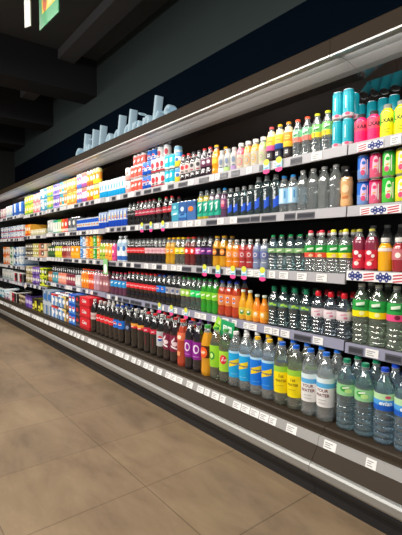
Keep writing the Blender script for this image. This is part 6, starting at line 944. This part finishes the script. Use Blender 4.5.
dark = mat('ceiling_charcoal', srgb('484b4e'), .9, noise=.12, nscale=1.2); beamd = mat('beam_dark', srgb('242428'), .9, noise=.1, nscale=2); beaml = mat('beam_pale', srgb('55565a'), .9, noise=.1, nscale=2)
struct('ceiling', MB().box(-10.2, 3, -4, 2.6, 3.7205, 3.8, dark))
struct('wall_left', MB().box(-10.0, -9.9, -4, 2.6, 0, 3.72, mat('wall_far_dark', srgb('1c1e1e'), .8, noise=.1, nscale=2)))
for n, xx in enumerate((-5.95, -7.75, -9.5)):
    struct('beam_%d' % (n+1), MB().box(xx, xx + .42, -4, 2.4995, 3.235, 3.72, beamd))
struct('beam_4', MB().box(-9.9, 3, 1.96, 2.18, 3.6, 3.72, beaml))

# ------------------------------------------------------------------ wall lettering
LET = {
 'c': [[(.78,.8),(.5,1),(.15,.75),(.1,.3),(.4,0),(.85,.25)]],
 'h': [[(.1,0),(.12,1),(.12,2.1)], [(.12,.45),(.4,.95),(.68,.85),(.7,.3),(.75,.05),(.95,.15)]],
 'i': [[(.1,1),(.1,.3),(.18,.02),(.4,.12)], [(.12,1.42),(.16,1.5)]],
 'l': [[(.12,2.1),(.1,1),(.1,.3),(.18,.02),(.4,.12)]],
 'e': [[(.1,.5),(.6,.52),(.65,.85),(.38,1),(.1,.65),(.15,.2),(.45,0),(.85,.25)]],
 'd': [[(.7,.8),(.45,1),(.14,.75),(.1,.3),(.35,0),(.68,.3)], [(.74,2.1),(.72,1),(.72,.3),(.8,.03),(.98,.12)]],
 'r': [[(.1,0),(.1,.5),(.1,1)], [(.1,.55),(.32,.92),(.6,.9)]],
 'n': [[(.1,0),(.1,.5),(.1,1)], [(.1,.5),(.4,.97),(.68,.82),(.7,.3),(.75,.05),(.95,.15)]],
 'k': [[(.1,0),(.12,1),(.12,2.1)], [(.66,1),(.4,.66),(.14,.45)], [(.3,.58),(.5,.25),(.8,.02)]],
 's': [[(.66,.82),(.4,1),(.14,.78),(.35,.55),(.6,.3),(.42,.02),(.06,.14)]],
}
sign = empty('chilled_drinks_sign', (-4.7, 2.47, 2.41)); tag(sign, 'raised pale blue-white script lettering on the navy wall above the fridges', 'sign')
let_m = mat('letter_acrylic', srgb('a8c0cc'), .4, emit=.36)
def letter(ch, x, u=.158):
    cu = bpy.data.curves.new('letter', 'CURVE'); cu.dimensions = '3D'; cu.bevel_depth = .023; cu.extrude = .028; cu.bevel_resolution = 2
    for st in LET[ch]:
        P = [Vector((px + .22 * pz, pz)) for px, pz in st]; pts = []
        Q = [2*P[0]-P[1]] + P + [2*P[-1]-P[-2]]
        for i in range(1, len(Q) - 2):
            for k in range(6):
                t = k/6; a, b, c, d = Q[i-1:i+3]
                pts.append(.5*((2*b) + (c-a)*t + (2*a-5*b+4*c-d)*t*t + (3*b-a-3*c+d)*t**3))
        pts.append(P[-1])
        sp = cu.splines.new('POLY'); sp.points.add(len(pts) - 1); sp.use_smooth = True
        for q, p in zip(sp.points, pts): q.co = (p.x * u, p.y * u, 0, 1)
    o = bpy.data.objects.new('letter', cu); C.objects.link(o)
    me = bpy.data.meshes.new_from_object(o.evaluated_get(bpy.context.evaluated_depsgraph_get()))
    bpy.data.objects.remove(o); bpy.data.curves.remove(cu)
    me.materials.clear(); me.materials.append(let_m); me.transform(Matrix.Rotation(PI/2, 4, 'X'))
    link('letter', me, sign, (x + 4.7, -.03, 0))
for ch, x in [('c', -6.092), ('h', -5.803), ('i', -5.644), ('l', -5.522), ('l', -5.283), ('e', -5.07), ('d', -4.838), ('d', -4.569), ('r', -4.369), ('i', -4.25), ('n', -4.129), ('k', -3.916), ('s', -3.702)]: letter(ch, x)

# ------------------------------------------------------------------ hanging signs
def hang_sign(name, p0, p1, zb, h, specs, base, label, th=.006):
    (xa, ya), (xb, yb) = p0, p1
    w = math.hypot(xb-xa, yb-ya); rz = math.atan2(yb-ya, xb-xa)
    root = empty(name, ((xa+xb)/2, (ya+yb)/2, zb), rz); tag(root, label, 'hanging sign')
    link('sign_panel', MB().box(-w/2, w/2, -th/2, th/2, 0, h, pm(base)).build('sign_panel'), root)
    if specs: link('printed_panel', marks_mesh('printed_panel', specs, lambda q: flat_warp(-th/2 - q)), root)
    for sx in (-1, 1): link('suspension_wire', MB().lathe([(.0015, h), (.0015, 3.7195 - zb)], 6, mat('wire_steel', (.3, .3, .3), .4, metal=.8)).build('suspension_wire'), root, (sx*w*.4, 0, 0))
hang_sign('hanging_sign', (-2.659, 0.834), (-2.382, 0.854), 2.45, .42, [('p','b0a018',.0,.24,.19,.32,.0),('p','1c4478',-.06,.30,.05,.16,0),('e','a04818',-.05,.13,.03,.05),('p','702818',-.045,.17,.02,.08,.0),('p','a8a868',.03,.15,.06,.12,0)], '0c7846', 'green framed yellow poster hanging from the ceiling above the aisle')
hang_sign('hanging_sign', (-2.679, 0.752), (-2.633, 0.774), 2.45, .45, [('p','8c8d8a',0,.235,.05,.41,0)], '94958f', 'narrow white sign hanging beside the green framed poster')

# ------------------------------------------------------------------ lights
def area(name, loc, sx, sy, power, rot, col=(1, .97, .92)):
    l = bpy.data.lights.new(name, 'AREA'); l.shape = 'RECTANGLE'; l.size = sx; l.size_y = sy; l.energy = power; l.color = col
    o = bpy.data.objects.new(name, l); C.objects.link(o); o.location = loc; o.rotation_euler = rot
    return o
for x0, x1 in ((-1.113, .75), (-3.73, -1.113), (-5.5, -3.73), (-6.53, -5.5), (-9.2, -6.53)):
    area('canopy_lamp', ((x0+x1)/2, 1.66, 1.962), x1 - x0 - .04, .07, 1.85 * (x1 - x0), (math.radians(42), 0, 0), (1, .97, .93))
for x in (-.6, -3.4, -6.4):
    area('aisle_lamp', (x, -.35, 3.15), 2.3, .35, 84, (math.radians(10), 0, 0), (1, .95, .87))
    area('added_highlight_light', (x, -2.3, 3.15), 2.3, .35, 66, (math.radians(22), 0, 0), (1, .95, .89))  # unseen extra row, added so bottle curves catch more highlights
w = bpy.data.worlds.new('store_ambience'); bpy.context.scene.world = w; w.use_nodes = True
w.node_tree.nodes['Background'].inputs[0].default_value = (.80, .86, .92, 1); w.node_tree.nodes['Background'].inputs[1].default_value = .22

# ------------------------------------------------------------------ camera
cd = bpy.data.cameras.new('camera'); co = bpy.data.objects.new('camera', cd); C.objects.link(co)
cd.sensor_fit = 'VERTICAL'; cd.sensor_height = 36; cd.lens = 412.9 / 535 * 36; cd.clip_start = .05
yaw, pit = math.radians(51.784), math.radians(2.755)
co.location = (0, 0, 1.12); co.rotation_euler = (PI/2 - pit, 0, yaw)
sc = bpy.context.scene; sc.camera = co
sc.view_settings.view_transform = 'Standard'; sc.view_settings.look = 'None'; sc.view_settings.exposure = 0; sc.view_settings.gamma = 1
